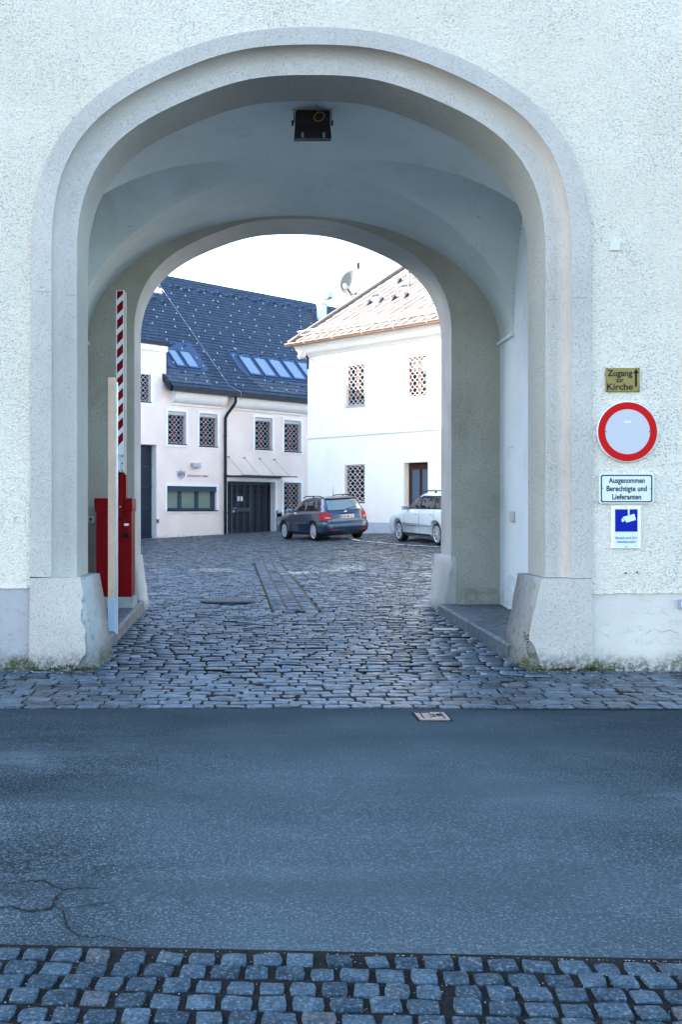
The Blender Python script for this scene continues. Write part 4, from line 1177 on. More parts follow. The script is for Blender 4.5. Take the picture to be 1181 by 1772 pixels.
def window(bld, w, r, kind='wood', depth=0.20, surround=None, grille=('grille', 5, 6, 0.011), sill=True, shutter=False, cloth=0.0):
    """child 'window' (its casement frame) with panes, surround, sill and grille as sub-parts"""
    s0, z0, s1, z1 = r[:4]
    fm = {'wood': M['wood'], 'dark': M['windframe']}[kind]
    fw = 0.075; mb = MB(); y = depth
    mb.box2((s0, y, z0), (s0 + fw, y + 0.06, z1), w.M); mb.box2((s1 - fw, y, z0), (s1, y + 0.06, z1), w.M)
    mb.box2((s0, y + .001, z0), (s1, y + 0.061, z0 + fw), w.M); mb.box2((s0, y + .001, z1 - fw), (s1, y + 0.061, z1), w.M)
    sm = (s0 + s1) / 2; mb.box2((sm - 0.055, y - 0.012, z0), (sm + 0.055, y + 0.058, z1), w.M)
    if kind == 'wood': mb.box2((s0, y + .006, lerp(z0, z1, .30) - .02), (s1, y + .056, lerp(z0, z1, .30) + .02), w.M)
    o = mb.build('window', fm, bld)
    for a, b in ((s0 + fw, sm - 0.055), (sm + 0.055, s1 - fw)):
        m2 = MB(); m2.box2((a, y + 0.03, z0 + fw), (b, y + 0.04, z1 - fw), w.M); m2.build('pane', M['pane'], o)
    m2 = MB(); m2.box2((s0, y + .065, z0), (s1, y + .09, z1), w.M); m2.build('backing', M['interior'], o)
    if cloth:
        m2 = MB(); m2.box2((s0 + fw, y + 0.024, lerp(z1, z0, cloth)), (s1 - fw, y + 0.0295, z1 - fw), w.M); m2.build('blind', M['curtain'], o)
    if surround:
        a0, c0, a1, c1 = surround; m2 = MB(); pr = 0.028
        m2.box2((a0, -pr, c0), (s0, 0.002, c1), w.M); m2.box2((s1, -pr, c0), (a1, 0.002, c1), w.M)
        m2.box2((s0, -pr - .001, z1), (s1, 0.002, c1), w.M); m2.box2((s0, -pr - .001, c0), (s1, 0.002, z0), w.M)
        m2.build('surround', M['whitetrim'], o)
    if sill:
        m2 = MB(); m2.box2((s0 - 0.03, -0.05, z0 - 0.012), (s1 + 0.03, depth, z0 + 0.022), w.M); m2.build('sill', M['gutter'] if sill is True else sill, o)
    if shutter:
        m2 = MB(); m2.box2((s0, 0.07, z1 - 0.14), (s1, depth - 0.005, z1 - 0.002), w.M)
        m2.build('shutter_box', M['grille'], o)
    if grille:
        m2 = MB(); lattice(m2, w, s0 + 0.03, z0 + 0.06, s1 - 0.03, z1 - 0.03, grille[1], grille[2], grille[3], 0.03)
        g = m2.build('window_grille', M[grille[0]], o); g['kind'] = 'stuff'
    return o

# ------------------------------------------------------------------ long pink building with the slate roof
LW = Wall((-1.4, 45.0), (1.153, 1.0))
def LR(*a): return LW.rect(*a)
lb = empty('prison_building', 'long pale pink rendered building with a steep blue slate roof and barred windows', 'building', (0, 0, 0))
SLOPE = 1.035
EO, EZ = 0.50, 6.86            # overhang of the eaves and their height
def roofhit(u, v, lift=0.0):
    """point on the slate roof seen at a pixel -> (s, o)"""
    r = ray(u, v); n = LW.n
    # z = EZ + (EO - o) * SLOPE ; o = (p - A).n
    k = -n.dot(LW.A); a = n.x * r.x + n.y * r.y
    # EYE + rz t = EZ + lift + SLOPE*(EO - k - a t)
    t = (EZ + lift + SLOPE * (EO - k) - EYE) / (r.z + SLOPE * a)
    p = Vector((r.x * t, r.y * t, EYE + r.z * t)); q = p - LW.A
    return q.dot(LW.d), q.dot(n), p.z
ridge_o, ridge_z = roofhit(400, 498)[1:]
S_END = 34.0
s_dorm = LW.px(287.5, 650)[0]
zd_top = LW.px(287.5, 599)[1]
S_BEG = -21.0
holes = []
Wn = [  # opening px, surround px
    ((228, 637.7, 260.5, 695.6), (224, 634, 265.8, 702.6)),
    ((290, 712, 321.7, 769), (286.4, 707, 325.4, 773.5)),
    ((344.5, 716, 376, 773.5), (340.9, 711.5, 379.5, 777)),
    ((441, 723, 471, 778.5), (437.3, 718.5, 474.9, 782)),
    ((491.5, 728, 521, 782.5), (488, 723, 524.8, 786)),
    ((491, 835, 521, 890), (488, 830.5, 524.8, 894)),
]
opens = [LR(*a) for a, b in Wn]; surr = [LR(*b) for a, b in Wn]
ribbon = LR(288.5, 841.5, 374, 884); ribbon_s = LR(285, 837, 378.7, 888)
gate_r = list(LR(392.8, 833.5, 476, 921)); gate_r[1] = -0.5
gate_s = list(LR(389.6, 829, 479.6, 921)); gate_s[1] = -0.5
door_r = list(LR(214, 768.5, 271, 930)); door_r[1] = -0.5
holes = [o + (0.20,) for o in opens] + [ribbon + (0.24,), tuple(gate_r) + (0.45,), tuple(door_r) + (0.40,)]
mb = MB(); wall_mesh(LW, mb, S_BEG, S_END, -0.5, 7.3, holes)
mb.build('wall', M['pinkwall'], lb, fix=False)
mb = MB(); wall_mesh(LW, mb, S_BEG, s_dorm, 7.3, zd_top, [])
# side cheek and top of the raised wall part
mb.add([(s_dorm, 0, 7.2), (s_dorm, 0, zd_top), (s_dorm, 4.5, zd_top), (s_dorm, 4.5, 7.2)], [(0, 1, 2, 3)], M=LW.M)
mb.build('raised_wall', M['pinkwall'], lb, fix=False)
mb = MB(); mb.box2((S_BEG, -0.06, zd_top - 0.26), (s_dorm + 0.05, 0.02, zd_top - 0.02), LW.M); mb.build('wall_coping', M['whitetrim'], lb)
mb = MB(); mb.box2((S_BEG, -0.14, zd_top), (s_dorm + 0.22, 0.05, zd_top + 0.09), LW.M)
mb.add([(S_BEG, 0.0, zd_top + 0.09), (s_dorm + 0.2, 0.0, zd_top + 0.09), (s_dorm + 0.2, 2.6, zd_top + 0.6), (S_BEG, 2.6, zd_top + 0.6)], [(0, 1, 2, 3)], M=LW.M)
mb.build('raised_roof_edge', M['gutter'], lb)
# inner faces of reveals at the gate and the tall door are paler
for r_, dp in ((gate_r, 0.45), (door_r, 0.40)):
    mb = MB(); s = r_[2]; mb.box2((s - 0.012, 0.0, -0.3), (s - 0.002, dp, r_[3]), LW.M); mb.build('reveal', M['whitetrim'], lb)
mb = MB()
mb.box2((gate_s[0], -0.03, -0.3), (gate_r[0], 0.002, gate_s[3]), LW.M); mb.box2((gate_r[2], -0.03, -0.3), (gate_s[2], 0.002, gate_s[3]), LW.M); mb.box2((gate_r[0], -0.031, gate_r[3]), (gate_r[2], 0.002, gate_s[3]), LW.M)
mb.build('gate_surround', M['whitetrim'], lb)
for i, (o, s_) in enumerate(zip(opens, surr)):
    window(lb, LW, o, surround=s_, shutter=(0 < i < 5), sill=True, grille=('grille', 4, 3, 0.0075))
# cove under the eaves
mb = MB(); prof = []
for k in range(7):
    a = math.pi / 2 * k / 6; prof.append((-0.36 * math.sin(a) - 0.02, 6.22 + 0.48 * (1 - math.cos(a))))
prof = [(-0.0, 6.12), (-0.03, 6.12), (-0.03, 6.20)] + prof
for s0, s1 in ((s_dorm + 0.25, LW.px(388, 700)[0] - 0.1), (LW.px(388, 700)[0] + 0.25, S_END)):
    n = len(prof); V = [(s0, y, z) for y, z in prof] + [(s1, y, z) for y, z in prof]
    mb.add(V, [(i, i + 1, n + i + 1, n + i) for i in range(n - 1)] , True, M=LW.M)
    for s in (s0, s1): mb.add([(s, y, z) for y, z in prof] + [(s, 0, 6.7)], [tuple(range(n + 1))], M=LW.M)
mb.build('eaves_cove', M['whitetrim'], lb)
# gutter and roof edge
mb = MB()
se0 = LW.px(297, 668, EO)[0]
mb.box2((se0, -EO - 0.10, EZ - 0.20), (S_END, -EO + 0.06, EZ - 0.01), LW.M)
mb.add([(se0, -EO - .10, EZ - .2), (se0, -EO - .10, EZ - .01), (se0 - .02, 0.05, EZ + .56), (se0 - .02, 0.05, EZ + .36)], [(0, 1, 2, 3)], M=LW.M)
mb.add([(se0 - .12, -EO + .02, EZ - .2), (se0 - .12, -EO + .02, EZ + .03), (se0 - .02, -EO + .02, EZ + .03), (se0 - .02, -EO + .02, EZ - .2), (se0 - .12, 0.0, EZ + .3), (se0 - .12, 0.0, EZ + .56), (se0 - .02, 0.0, EZ + .56), (se0 - .02, 0.0, EZ + .3)],
       [(0, 1, 2, 3), (0, 1, 5, 4), (1, 2, 6, 5), (2, 3, 7, 6), (3, 0, 4, 7), (4, 5, 6, 7)], M=LW.M)
mb.build('eaves_gutter', M['gutter'], lb)
# roof deck and slates
s_wire = roofhit(274, 493)[0]
zl = roofhit(270, 508)[2]
def roofpt(s, z, lift=0.0):
    o = EO - (z - EZ) / SLOPE
    nn = Vector((LW.n.x * SLOPE, LW.n.y * SLOPE, 1)).normalized()
    return LW.pt(s, z, o) + nn * lift
mb = MB()
mb.add([roofpt(se0, EZ), roofpt(S_END, EZ), roofpt(S_END, ridge_z), roofpt(s_wire, ridge_z), roofpt(s_wire, zl), roofpt(S_BEG, zl), roofpt(S_BEG, 7.45), roofpt(se0, 7.45)], [(0, 1, 2, 3, 4, 5, 6, 7)])
# far slopes and gables close the volume
back = 2 * (EO - ridge_o)
def farpt(s, z): return LW.pt(s, z, ridge_o - (ridge_z - z) / SLOPE)
mb.add([roofpt(s_wire, ridge_z), roofpt(S_END, ridge_z), farpt(S_END, 5), farpt(s_wire, 5)], [(0, 1, 2, 3)])
mb.add([roofpt(S_BEG, zl), roofpt(s_wire, zl), farpt(s_wire, 5), farpt(S_BEG, 5)], [(0, 1, 2, 3)])
mb.add([roofpt(s_wire, zl), roofpt(s_wire, ridge_z), farpt(s_wire, 5)], [(0, 1, 2)])
mb.add([roofpt(S_BEG, 5), roofpt(S_BEG, zl), farpt(S_BEG, 5)], [(0, 1, 2)])
roof = mb.build('roof', M['flash'], lb, fix=False)
def slates(name, mat, s0, s1, z0, z1, ws, hs, lift, inside=None, seed=1):
    r = random.Random(seed); V = []; Fc = []; nn = Vector((LW.n.x * SLOPE, LW.n.y * SLOPE, 1)).normalized()
    dz = hs * math.sin(math.atan(SLOPE)); z = z0; row = 0
    while z < z1 - 0.02:
        s = s0 - (ws / 2 if row % 2 else 0)
        while s < s1:
            a = max(s, s0); b = min(s + ws - 0.008, s1)
            if b - a > 0.05 and (inside is None or inside((a + b) / 2, z)):
                zt_ = min(z + dz * 1.15, z1); j = r.uniform(-.004, .004); l = lift + r.uniform(0, .006)
                n = len(V)
                V += [roofpt(a, z + j, l + .020), roofpt(b, z + j, l + .020), roofpt(b, zt_, lift + .002), roofpt(a, zt_, lift + .002), roofpt(a, z + j - .002, lift - .01), roofpt(b, z + j - .002, lift - .01)]
                Fc += [(n, n + 1, n + 2, n + 3), (n + 4, n + 5, n + 1, n)]
            s += ws
        z += dz; row += 1
    mb = MB(); mb.v = [tuple(v) for v in V]; mb.f = Fc; mb.sm = [False] * len(Fc)
    o = mb.build(name, mat, lb, fix=False); o['kind'] = 'stuff'; return o
def on_roof(s, z):
    return (s > s_wire or z < zl) and (z > 7.5 or s > se0)
sl_s = roofhit(242, 600)[0] - 3
slates('slates', M['slate'], S_BEG, S_END, EZ + 0.02, ridge_z, 0.30, 0.235, 0.004, on_roof)
# flashing fields and weathered slates round the two rooflight rows
def roof_poly(name, pix, mat, lift, parent=lb, th=0.012):
    pts = [roofhit(u, v) for u, v in pix]; n = len(pts)
    top = [roofpt(s, z, lift + th) for s, o, z in pts]; bot = [roofpt(s, z, lift - 0.02) for s, o, z in pts]
    mb = MB(); mb.add(top + bot, [tuple(range(n))] + [(i, (i + 1) % n, (i + 1) % n + n, i + n) for i in range(n)])
    return mb.build(name, mat, parent)
roof_poly('rooflight_flashing', [(288, 596), (328, 594), (334, 603), (342, 613), (348, 622), (354, 632), (361, 641), (352, 645), (298, 638), (289, 634)], M['flash'], 0.03)
roof_poly('rooflight_flashing', [(393, 608), (410, 613), (437, 617), (470, 621), (500, 625), (534, 630), (534, 664), (516, 662), (470, 657), (428, 652), (414, 640), (404, 625)], M['flash'], 0.03)
def old_slates(poly, seed):
    P2 = [roofhit(u, v) for u, v in poly]
    pts = [(p[0], p[2]) for p in P2]
    def inside(s, z):
        c = False; n = len(pts)
        for i in range(n):
            (x1, y1), (x2, y2) = pts[i], pts[(i + 1) % n]
            if (y1 > z) != (y2 > z) and s < (x2 - x1) * (z - y1) / (y2 - y1) + x1: c = not c
        return c
    ss = [p[0] for p in pts]; zz = [p[1] for p in pts]
    slates('weathered_slates', M['slateold'], min(ss), max(ss), min(zz), max(zz), 0.30, 0.235, 0.016, inside, seed)
old_slates([(290, 638), (312, 641), (352, 646), (365, 662), (372, 673), (300, 667), (289, 654)], 3)
old_slates([(428, 652), (470, 658), (534, 666), (534, 690), (462, 683), (452, 672), (440, 662)], 4)
def rooflight(label_none, quad):
    """quad in pixels: top-left, top-right, bottom-right, bottom-left"""
    q = [roofhit(u, v) for u, v in quad]
    s0 = (q[0][0] + q[3][0]) / 2; s1 = (q[1][0] + q[2][0]) / 2; z1 = (q[0][2] + q[1][2]) / 2; z0 = (q[2][2] + q[3][2]) / 2
    mb = MB(); f = 0.07; h = 0.10
    def bx(a, b, c, d, l0, l1):
        V = [roofpt(s, z, l) for l in (l0, l1) for s, z in ((a, c), (b, c), (b, d), (a, d))]
        mb.add(V, [(4, 5, 6, 7), (0, 1, 5, 4), (1, 2, 6, 5), (2, 3, 7, 6), (3, 0, 4, 7)])
    bx(s0, s0 + f, z0, z1, 0, h); bx(s1 - f, s1, z0, z1, 0, h); bx(s0 + f, s1 - f, z1 - f, z1, 0, h - .002); bx(s0 + f, s1 - f, z0, z0 + f, 0, h - .002)
    o = mb.build('rooflight', M['flash'], lb)
    mb = MB(); bx2 = [roofpt(s, z, h - 0.03) for s, z in ((s0 + f, z0 + f), (s1 - f, z0 + f), (s1 - f, z1 - f), (s0 + f, z1 - f))]
    mb.add(bx2, [(0, 1, 2, 3)]); mb.build('pane', M['skypane'], o, fix=False)
for q in ([(287, 604), (303, 606), (323, 638), (303, 636)], [(305, 607), (325, 609), (349, 641), (326, 638)]): rooflight('', q)
x = 411.0
for k in range(6):
    u0 = 411 + k * 25.3; v0 = 616.5 + k * 2.55; rooflight('', [(u0, v0), (u0 + 22.5, v0 + 2.3), (u0 + 42.5, v0 + 36.5), (u0 + 19.5, v0 + 33.5)])
# small hood vents near the ridge and round the rooflights, snow hooks over the slates
def roof_wedge(mb, s, z, w=0.16, l=0.24, h=0.11):
    a = roofpt(s - w, z, .02); b = roofpt(s + w, z, .02); c = roofpt(s, z, h + .02); d = roofpt(s, z + l, .02)
    mb.add([a, b, c, d], [(0, 1, 2), (0, 2, 3), (1, 3, 2)])
def vent(u, v, mat=M['flash']):
    s, o, z = roofhit(u, v); mb = MB(); roof_wedge(mb, s, z); mb.build('hood_vent', mat, lb, fix=False)
for k in range(11):
    u = 297 + k * 24.0; v = 498.5 + k * 3.9
    vent(u, v); vent(u + 10, v - 1.0)
for u, v in [(266, 517), (283, 524), (299, 597), (319, 600), (399, 610), (415, 613), (433, 616), (449, 618), (481, 622), (498, 625), (514, 627), (314, 646), (341, 651), (473, 662), (498, 666), (522, 671)]: vent(u, v)
mb = MB(); nn = Vector((LW.n.x * SLOPE, LW.n.y * SLOPE, 1)).normalized()
for r_ in range(17):
    zz = EZ + 0.35 + r_ * 0.40
    for k in range(70):
        s = S_BEG + 8 + k * 0.95 + (0.475 if r_ % 2 else 0) + random.gauss(0, .2)
        if random.random() < .1 or not on_roof(s, zz) or zz > ridge_z - .4: continue
        mb2 = [roofpt(s - .015, zz, .03), roofpt(s + .015, zz, .03), roofpt(s + .015, zz, .11), roofpt(s - .015, zz, .11), roofpt(s - .015, zz - 0.07, .085), roofpt(s + .015, zz - 0.07, .085), roofpt(s + .015, zz + .18, .03), roofpt(s - .015, zz + .18, .03)]
        mb.add(mb2, [(0, 1, 2, 3), (3, 2, 5, 4)])
mb.build('snow_hooks', simple('bright_hook_steel', (0.55, 0.62, 0.70), 0.4), lb, fix=False)['kind'] = 'stuff'
# lightning conductor
s_a, o_a, z_a = roofhit(274, 494); s_b, o_b, z_b = roofhit(396, 670)
mb = MB(); pts = [roofpt(lerp(s_a, s_b, t), lerp(z_a, z_b, t), 0.07) for t in np.linspace(0, 1, 14)]
pts += [LW.pt(LW.px(399, 690)[0] + 0.1, EZ + .02, EO + .12), LW.pt(LW.px(399, 690)[0] + 0.1, EZ - .35, EO + .10)]
mb.tube(pts, 0.009, 5); mb.build('lightning_conductor', M['galv'], lb)
# downpipe with a swan neck
sd = LW.px(388, 750)[0]
mb = MB(); mb.tube([LW.pt(sd + 0.28, EZ - .1, EO - .03), LW.pt(sd + 0.28, EZ - .42, EO - .03), LW.pt(sd + 0.22, EZ - .58, EO - .10), LW.pt(sd + 0.05, EZ - .95, .17), LW.pt(sd, EZ - 1.12, .10), LW.pt(sd, EZ - 1.4, .09), LW.pt(sd, 3, .09), LW.pt(sd, 0.3, .09)], 0.066, 10)
for z in (1.5, 3.2, 4.9): mb.tube([LW.pt(sd, z, .09), LW.pt(sd, z + .05, .09)], 0.080, 10)
mb.build('downpipe', M['gutter'], lb)
# ribbon window
s0, z0, s1, z1 = ribbon; y = 0.10
mb = MB()
mb.box2((s0, -0.03, z1 - 0.22), (s1, 0.13, z1), LW.M)
mb.box2((s0, y, z0), (s1, y + .08, z0 + .12), LW.M); mb.box2((s1 - .22, y + .001, z0), (s1, y + .08, z1 - .22), LW.M); mb.box2((s0, y + .001, z0), (s0 + .06, y + .08, z1 - .22), LW.M)
mull = [LW.px(u, 862)[0] for u in (310.5, 316, 340, 345.5)]
mb.box2((mull[0], y - .02, z0 + .12), (mull[1], y + .078, z1 - .22), LW.M); mb.box2((mull[2], y - .02, z0 + .12), (mull[3], y + .078, z1 - .22), LW.M)
rw = mb.build('ribbon_window', M['windframe'], lb)
for a, b in ((s0 + .06, mull[0]), (mull[1], mull[2]), (mull[3], s1 - .22)):
    mb = MB(); mb.box2((a, y + .04, z0 + .12), (b, y + .05, z1 - .22), LW.M); mb.build('pane', M['greenpane'], rw)
mb = MB(); a0, c0, a1, c1 = ribbon_s; pr = .028
mb.box2((a0, -pr, c0), (s0, .002, c1), LW.M); mb.box2((s1, -pr, c0), (a1, .002, c1), LW.M); mb.box2((s0, -pr - .001, z1), (s1, .002, c1), LW.M); mb.box2((s0, -pr - .001, c0), (s1, .002, z0), LW.M)
mb.build('surround', M['whitetrim'], rw)
mb = MB(); mb.box2((s0 - .02, -.07, z0 - .015), (s1 + .08, .2, z0 + .025), LW.M); mb.build('sill', M['gutter'], rw)
# steel grid gate
s0, s1, zt = gate_r[0], gate_r[2] - 0.02, gate_r[3]
gy = 0.30; zb = 0.62
mb = MB(); mb.box2((s0, gy, zt - .16), (s1, gy + .08, zt - .001), LW.M); mb.box2((s0, gy, zb - .1), (s1, gy + .08, zb + .02), LW.M)
m_ = [LW.px(u, 880)[0] for u in (406.5, 410, 438.5, 442)]
for a, b in ((s0, s0 + .06), (m_[0], m_[1]), (m_[2], m_[3]), (s1 - .06, s1)): mb.box2((a, gy - .01, zb), (b, gy + .07, zt - .16), LW.M)
gt = mb.build('entrance_gate', M['steelgate'], lb)
mb = MB(); zm0 = LW.px(424, 885.5)[1]; zm1 = LW.px(424, 878.5)[1]
mb.box2((m_[1], gy - .012, zm0), (m_[2], gy + .05, zm1), LW.M); mb.build('lock_rail', M['steelgate'], gt)
mb = MB()
k = s0 + .1
while k < s1 - .06:
    mb.box2((k, gy + .01, zb), (k + .028, gy + .04, zt - .16), LW.M); k += 0.135
for j in range(7):
    z = lerp(zb + .1, zt - .3, j / 6); mb.box2((s0, gy + .008, z), (s1, gy + .03, z + .022), LW.M)
mb.build('grid_bars', M['steelgate'], gt)['kind'] = 'stuff'
mb = MB(); mb.box2((s0, 0.44, -0.3), (s1 + .02, 0.46, zt), LW.M); mb.build('dark_opening', M['interior'], gt)
mb = MB()
for k in np.arange(s0 + .05, s1, .42): mb.box2((k, .42, -.2), (k + .17, .436, zt), LW.M)
mb.build('inner_slats', simple('dull_mauve_slat', (0.09, 0.085, 0.11), 0.6), gt)['kind'] = 'stuff'
for u0, v0, u1, v1 in ((392.5, 861.5, 396.5, 869.5), (397.2, 861.5, 400.3, 869.8), (417.8, 859, 421.6, 867), (423, 859, 427, 867)):
    a, c, b, d = LR(u0, v0, u1, v1); mb = MB(); mb.box2((a, gy - .02, c), (b, gy - .012, d), LW.M); mb.build('notice', M['paper'], gt)
a, c, b, d = LR(409.5, 883, 412.5, 886.8); mb = MB(); mb.box2((a, gy - .03, c), (b, gy - .012, d), LW.M); mb.tube([LW.M @ Vector((a, gy - .05, d + .1)), LW.M @ Vector((b + .06, gy - .05, d + .1))], .015, 6); mb.build('handle', M['galv'], gt)
# tall dark panelled door far left
s0, s1, zt = door_r[0], door_r[2] - .012, door_r[3]
mb = MB(); mb.box2((s0, .36, -.3), (s1, .42, zt), LW.M); td = mb.build('tall_door', M['interior'], lb)
zz = [0.52] + [LW.px(252, v)[1] for v in (879, 843, 806)] + [zt]
for a, b in zip(zz[:-1], zz[1:]):
    for e0, e1 in ((s0 + .05, lerp(s0, s1, .5) - .02), (lerp(s0, s1, .5) + .02, s1 - .05)):
        mb = MB(); mb.bbox((e0, .33, a + .05), (e1, .37, b - .01), .008, LW.M); mb.build('panel', simple('dark_glossy_panel', (0.018, 0.028, 0.045), 0.3), td)
mb = MB()
for z in zz: mb.box2((s0, .32, z - .02), (s1, .375, z + .03), LW.M)
mb.build('rails', M['windframe'], td)['kind'] = 'stuff'

# things fixed to the pink wall: lamp, sign, canopy, box, bin
p0 = LW.pt(*LW.px(335.5, 805)); lamp = empty('wall_lamp', 'small pale box-shaped wall lamp above the emblem on the pink wall', 'wall lamp', p0)
def LM(o): return Matrix.Translation(-Vector(o.location)) @ LW.M
a, c, b, d = LR(329.5, 801.2, 343, 809); mb = MB(); mb.bbox((a, -.22, c), (b, -.02, d), .01, LM(lamp)); mb.build('housing', M['galv'], lamp)
mb = MB(); mb.box2((a + .04, -.2, c - .012), (b - .04, -.06, c + .004), LM(lamp)); mb.build('diffuser', M['signwhite2'], lamp)
mb = MB(); mb.box2((a + .08, -.02, c + .05), (b - .08, 0, d - .05), LM(lamp)); mb.build('mount', M['galv'], lamp)
p0 = LW.pt(*LW.px(333, 821)); js = empty('building_sign', 'grey shield reading JUSTIZ beside dark lettering JUSTIZANSTALT SUBEN', 'sign', p0)
def cr(x, y): return LW.px(290 + x / 10.74, 800 + y / 10.74)
mb = MB(); mb.prism([cr(x, y) for x, y in [(168, 160), (225, 158), (240, 128), (256, 158), (322, 162), (318, 235), (300, 285), (262, 305), (244, 322), (226, 305), (190, 285), (172, 235)]], -.02, -.004, LM(js)); sh = mb.build('shield', simple('pale_emblem_grey', (0.44, 0.46, 0.53), 0.6), js)
mb = MB(); mb.prism([cr(x, y) for x, y in [(226, 170), (240, 150), (254, 170), (262, 250), (244, 290), (224, 250)]], -.026, -.020, LM(js)); mb.build('eagle_motif', simple('emblem_midgrey', (0.33, 0.36, 0.44), 0.6), sh)
def wtext(s_, m, par, x0, x1, y0, y1, dep, M0):
    a = cr(x0, (y0 + y1) / 2); b = cr(x1, (y0 + y1) / 2); t = cr((x0 + x1) / 2, y0)[1] - cr((x0 + x1) / 2, y1)[1]
    return text_mesh('lettering', s_, m, par, M0 @ Matrix.Translation(((a[0] + b[0]) / 2, -dep, a[1])), t, b[0] - a[0], .001, .015)
wtext('JU', M['black'], js, 184, 232, 194, 246, .027, LM(js)); wtext('S', M['redprint'], js, 235, 262, 194, 248, .027, LM(js)); wtext('TIZ', M['black'], js, 264, 318, 194, 246, .027, LM(js))
wtext('JUSTIZANSTALT SUBEN', M['black'], js, 364, 752, 232, 268, .004, LM(js))
p0 = LW.pt(*LW.px(272, 902)); eb = empty('intercom_box', 'small dark grey box on the wall right of the tall dark door', 'wall box', p0)
a, c, b, d = LR(269.8, 897.5, 274.6, 906); mb = MB(); mb.bbox((a, -.09, c), (b, 0, d), .01, LM(eb)); mb.build('box', M['greyplinth'], eb)
mb = MB(); mb.box2((a - .01, -.095, c + .04), ((a + b) / 2, -.085, d - .04), LM(eb)); mb.build('cover', M['darkmetal'], eb)
sa, za = LW.px(391, 822.5); sb = LW.px(487, 828)[0]
ca = empty('glass_canopy', 'thin glass entrance canopy hung on four slanting tie rods over the gate', 'canopy', LW.pt(sa, za)); CM = LM(ca)
zc = 3.16
gm, gt_, gb_ = new_mat('canopy_glass'); gb_.inputs['Base Color'].default_value = (0.10, 0.14, 0.16, 1); gb_.inputs['Roughness'].default_value = 0.08; gb_.inputs['Alpha'].default_value = 0.45
mb = MB(); mb.box2((sa, -1.10, zc), (sb, -.01, zc + .025), CM); mb.build('glass_sheet', gm, ca)
mb = MB(); mb.box2((sa, -1.115, zc - .012), (sb, -1.10, zc + .035), CM); mb.box2((sa, -.04, zc - .03), (sb, 0, zc + .05), CM); mb.build('edge_rail', M['windframe'], ca)
for x_ in (585, 682, 777, 867):
    s, z = LW.px(230 + x_ * .2821, 460 + (1172 + (x_ - 585) * .057) * .2821)
    mb = MB(); mb.tube([CM @ Vector((s, -.02, z)), CM @ Vector((s, -1.06, zc + .03))], .006, 5); mb.tube([CM @ Vector((s - .06, -.03, z)), CM @ Vector((s + .06, -.03, z))], .022, 6); mb.build('tie_rod', M['windframe'], ca)
sb_, _ = LW.px(474.5, 905); q = LW.pt(sb_ - .02, 0, 0.38); q.z = gz(q.x, q.y)
bn = empty('ashtray_bin', 'slim silver cylindrical bin standing at the right side of the steel gate', 'bin', q)
hh = 0.95
mb = MB(); mb.lathe([(.14, .02), (.145, .05), (.145, hh - .30)], 20); mb.build('body', M['galv'], bn)
mb = MB(); mb.lathe([(.125, hh - .30), (.125, hh - .17)], 20); mb.build('opening', M['blackmetal'], bn)
mb = MB(); mb.lathe([(.145, hh - .17), (.145, hh - .01), (.11, hh)], 20); mb.build('ash_top', M['galv'], bn)
mb = MB(); mb.lathe([(.15, 0), (.15, .03)], 20); mb.build('foot', M['darkmetal'], bn)

# exhaust duct on the slate roof
s, o, z = roofhit(557, 556); pd = roofpt(s, z)
du = empty('exhaust_duct', 'white exhaust duct with a tilted cowl on the blue slate roof', 'duct', pd)
kY = pd.y / F
mb = MB(); mb.tube([(0, 0, -.4), (0, 0, 30 * kY)], 8.6 * kY, 20); mb.build('riser', M['duct'], du)
mb = MB(); mb.tube([(0, 0, 28 * kY), (0, 0, 31 * kY)], 9.4 * kY, 20); mb.build('collar', M['duct'], du)
mb = MB(); mb.tube([(0 * kY, 0, 31 * kY), (1 * kY, 0, 36 * kY), (4 * kY, -.05, 39 * kY), (9 * kY, -.1, 41 * kY)], 5.0 * kY, 16); mb.build('elbow', M['duct'], du)
mb = MB(); mb.tube([(8 * kY, -.1, 40 * kY), (16.5 * kY, -.28, 43.5 * kY)], [5.0 * kY, 6.6 * kY], 20); mb.build('cowl', M['galv'], du)
mb = MB(); mb.tube([(16.2 * kY, -.29, 43.4 * kY), (16.9 * kY, -.31, 43.7 * kY)], 5.6 * kY, 20); mb.build('cowl_mouth', M['greyplinth'], du)

# ------------------------------------------------------------------ white two-storey building at the right
RW = Wall((5.81, 35.7), (0.97, -1.0))
def RR(*a): return RW.rect(*a)
rb = empty('white_house', 'bright white two-storey house with a sand-coloured tiled hip roof and copper gutter', 'building', (0, 0, 0))
sC = RW.px(532.8, 760)[0]; sE = 16.0; ZE = 8.14
ro = [RR(598.9, 630, 631.8, 703), RR(704.6, 615, 739.8, 689), RR(597, 804, 631.8, 871)]
rd = list(RR(699.3, 800, 741, 905)); rd[1] = 0.3
holes = [ro[0] + (.18,), ro[1] + (.18,), ro[2] + (.18,), tuple(rd) + (.38,)]
mb = MB(); wall_mesh(RW, mb, sC, sE, -0.3, ZE - .25, holes)
mb.add([(sC, 0, -.3), (sC, 0, ZE - .25), (sC, 11, ZE - .25), (sC, 11, -.3)], [(0, 1, 2, 3)], M=RW.M)
mb.add([(sE, 0, -.3), (sE, 0, ZE - .25), (sE, 11, ZE - .25), (sE, 11, -.3)], [(0, 1, 2, 3)], M=RW.M)
mb.build('wall', M['whitewall'], rb, fix=False)
for i, o in enumerate(ro):
    window(rb, RW, o, surround=None, sill=(M['greyplinth'] if i == 0 else M['whitetrim']) if i < 2 else None, grille=('grillew', 4, 3, 0.0115), depth=.17, cloth=(0.0, .35, 0.0)[i])
zc0 = RW.px(533, 759.5)[1]; zc1 = RW.px(533, 752.5)[1]
mb = MB(); mb.box2((sC - .035, -.035, zc0), (sE, .002, zc1), RW.M); mb.build('string_course', M['whitetrim'], rb)
zp = RW.px(650, 904)[1]
mb = MB()
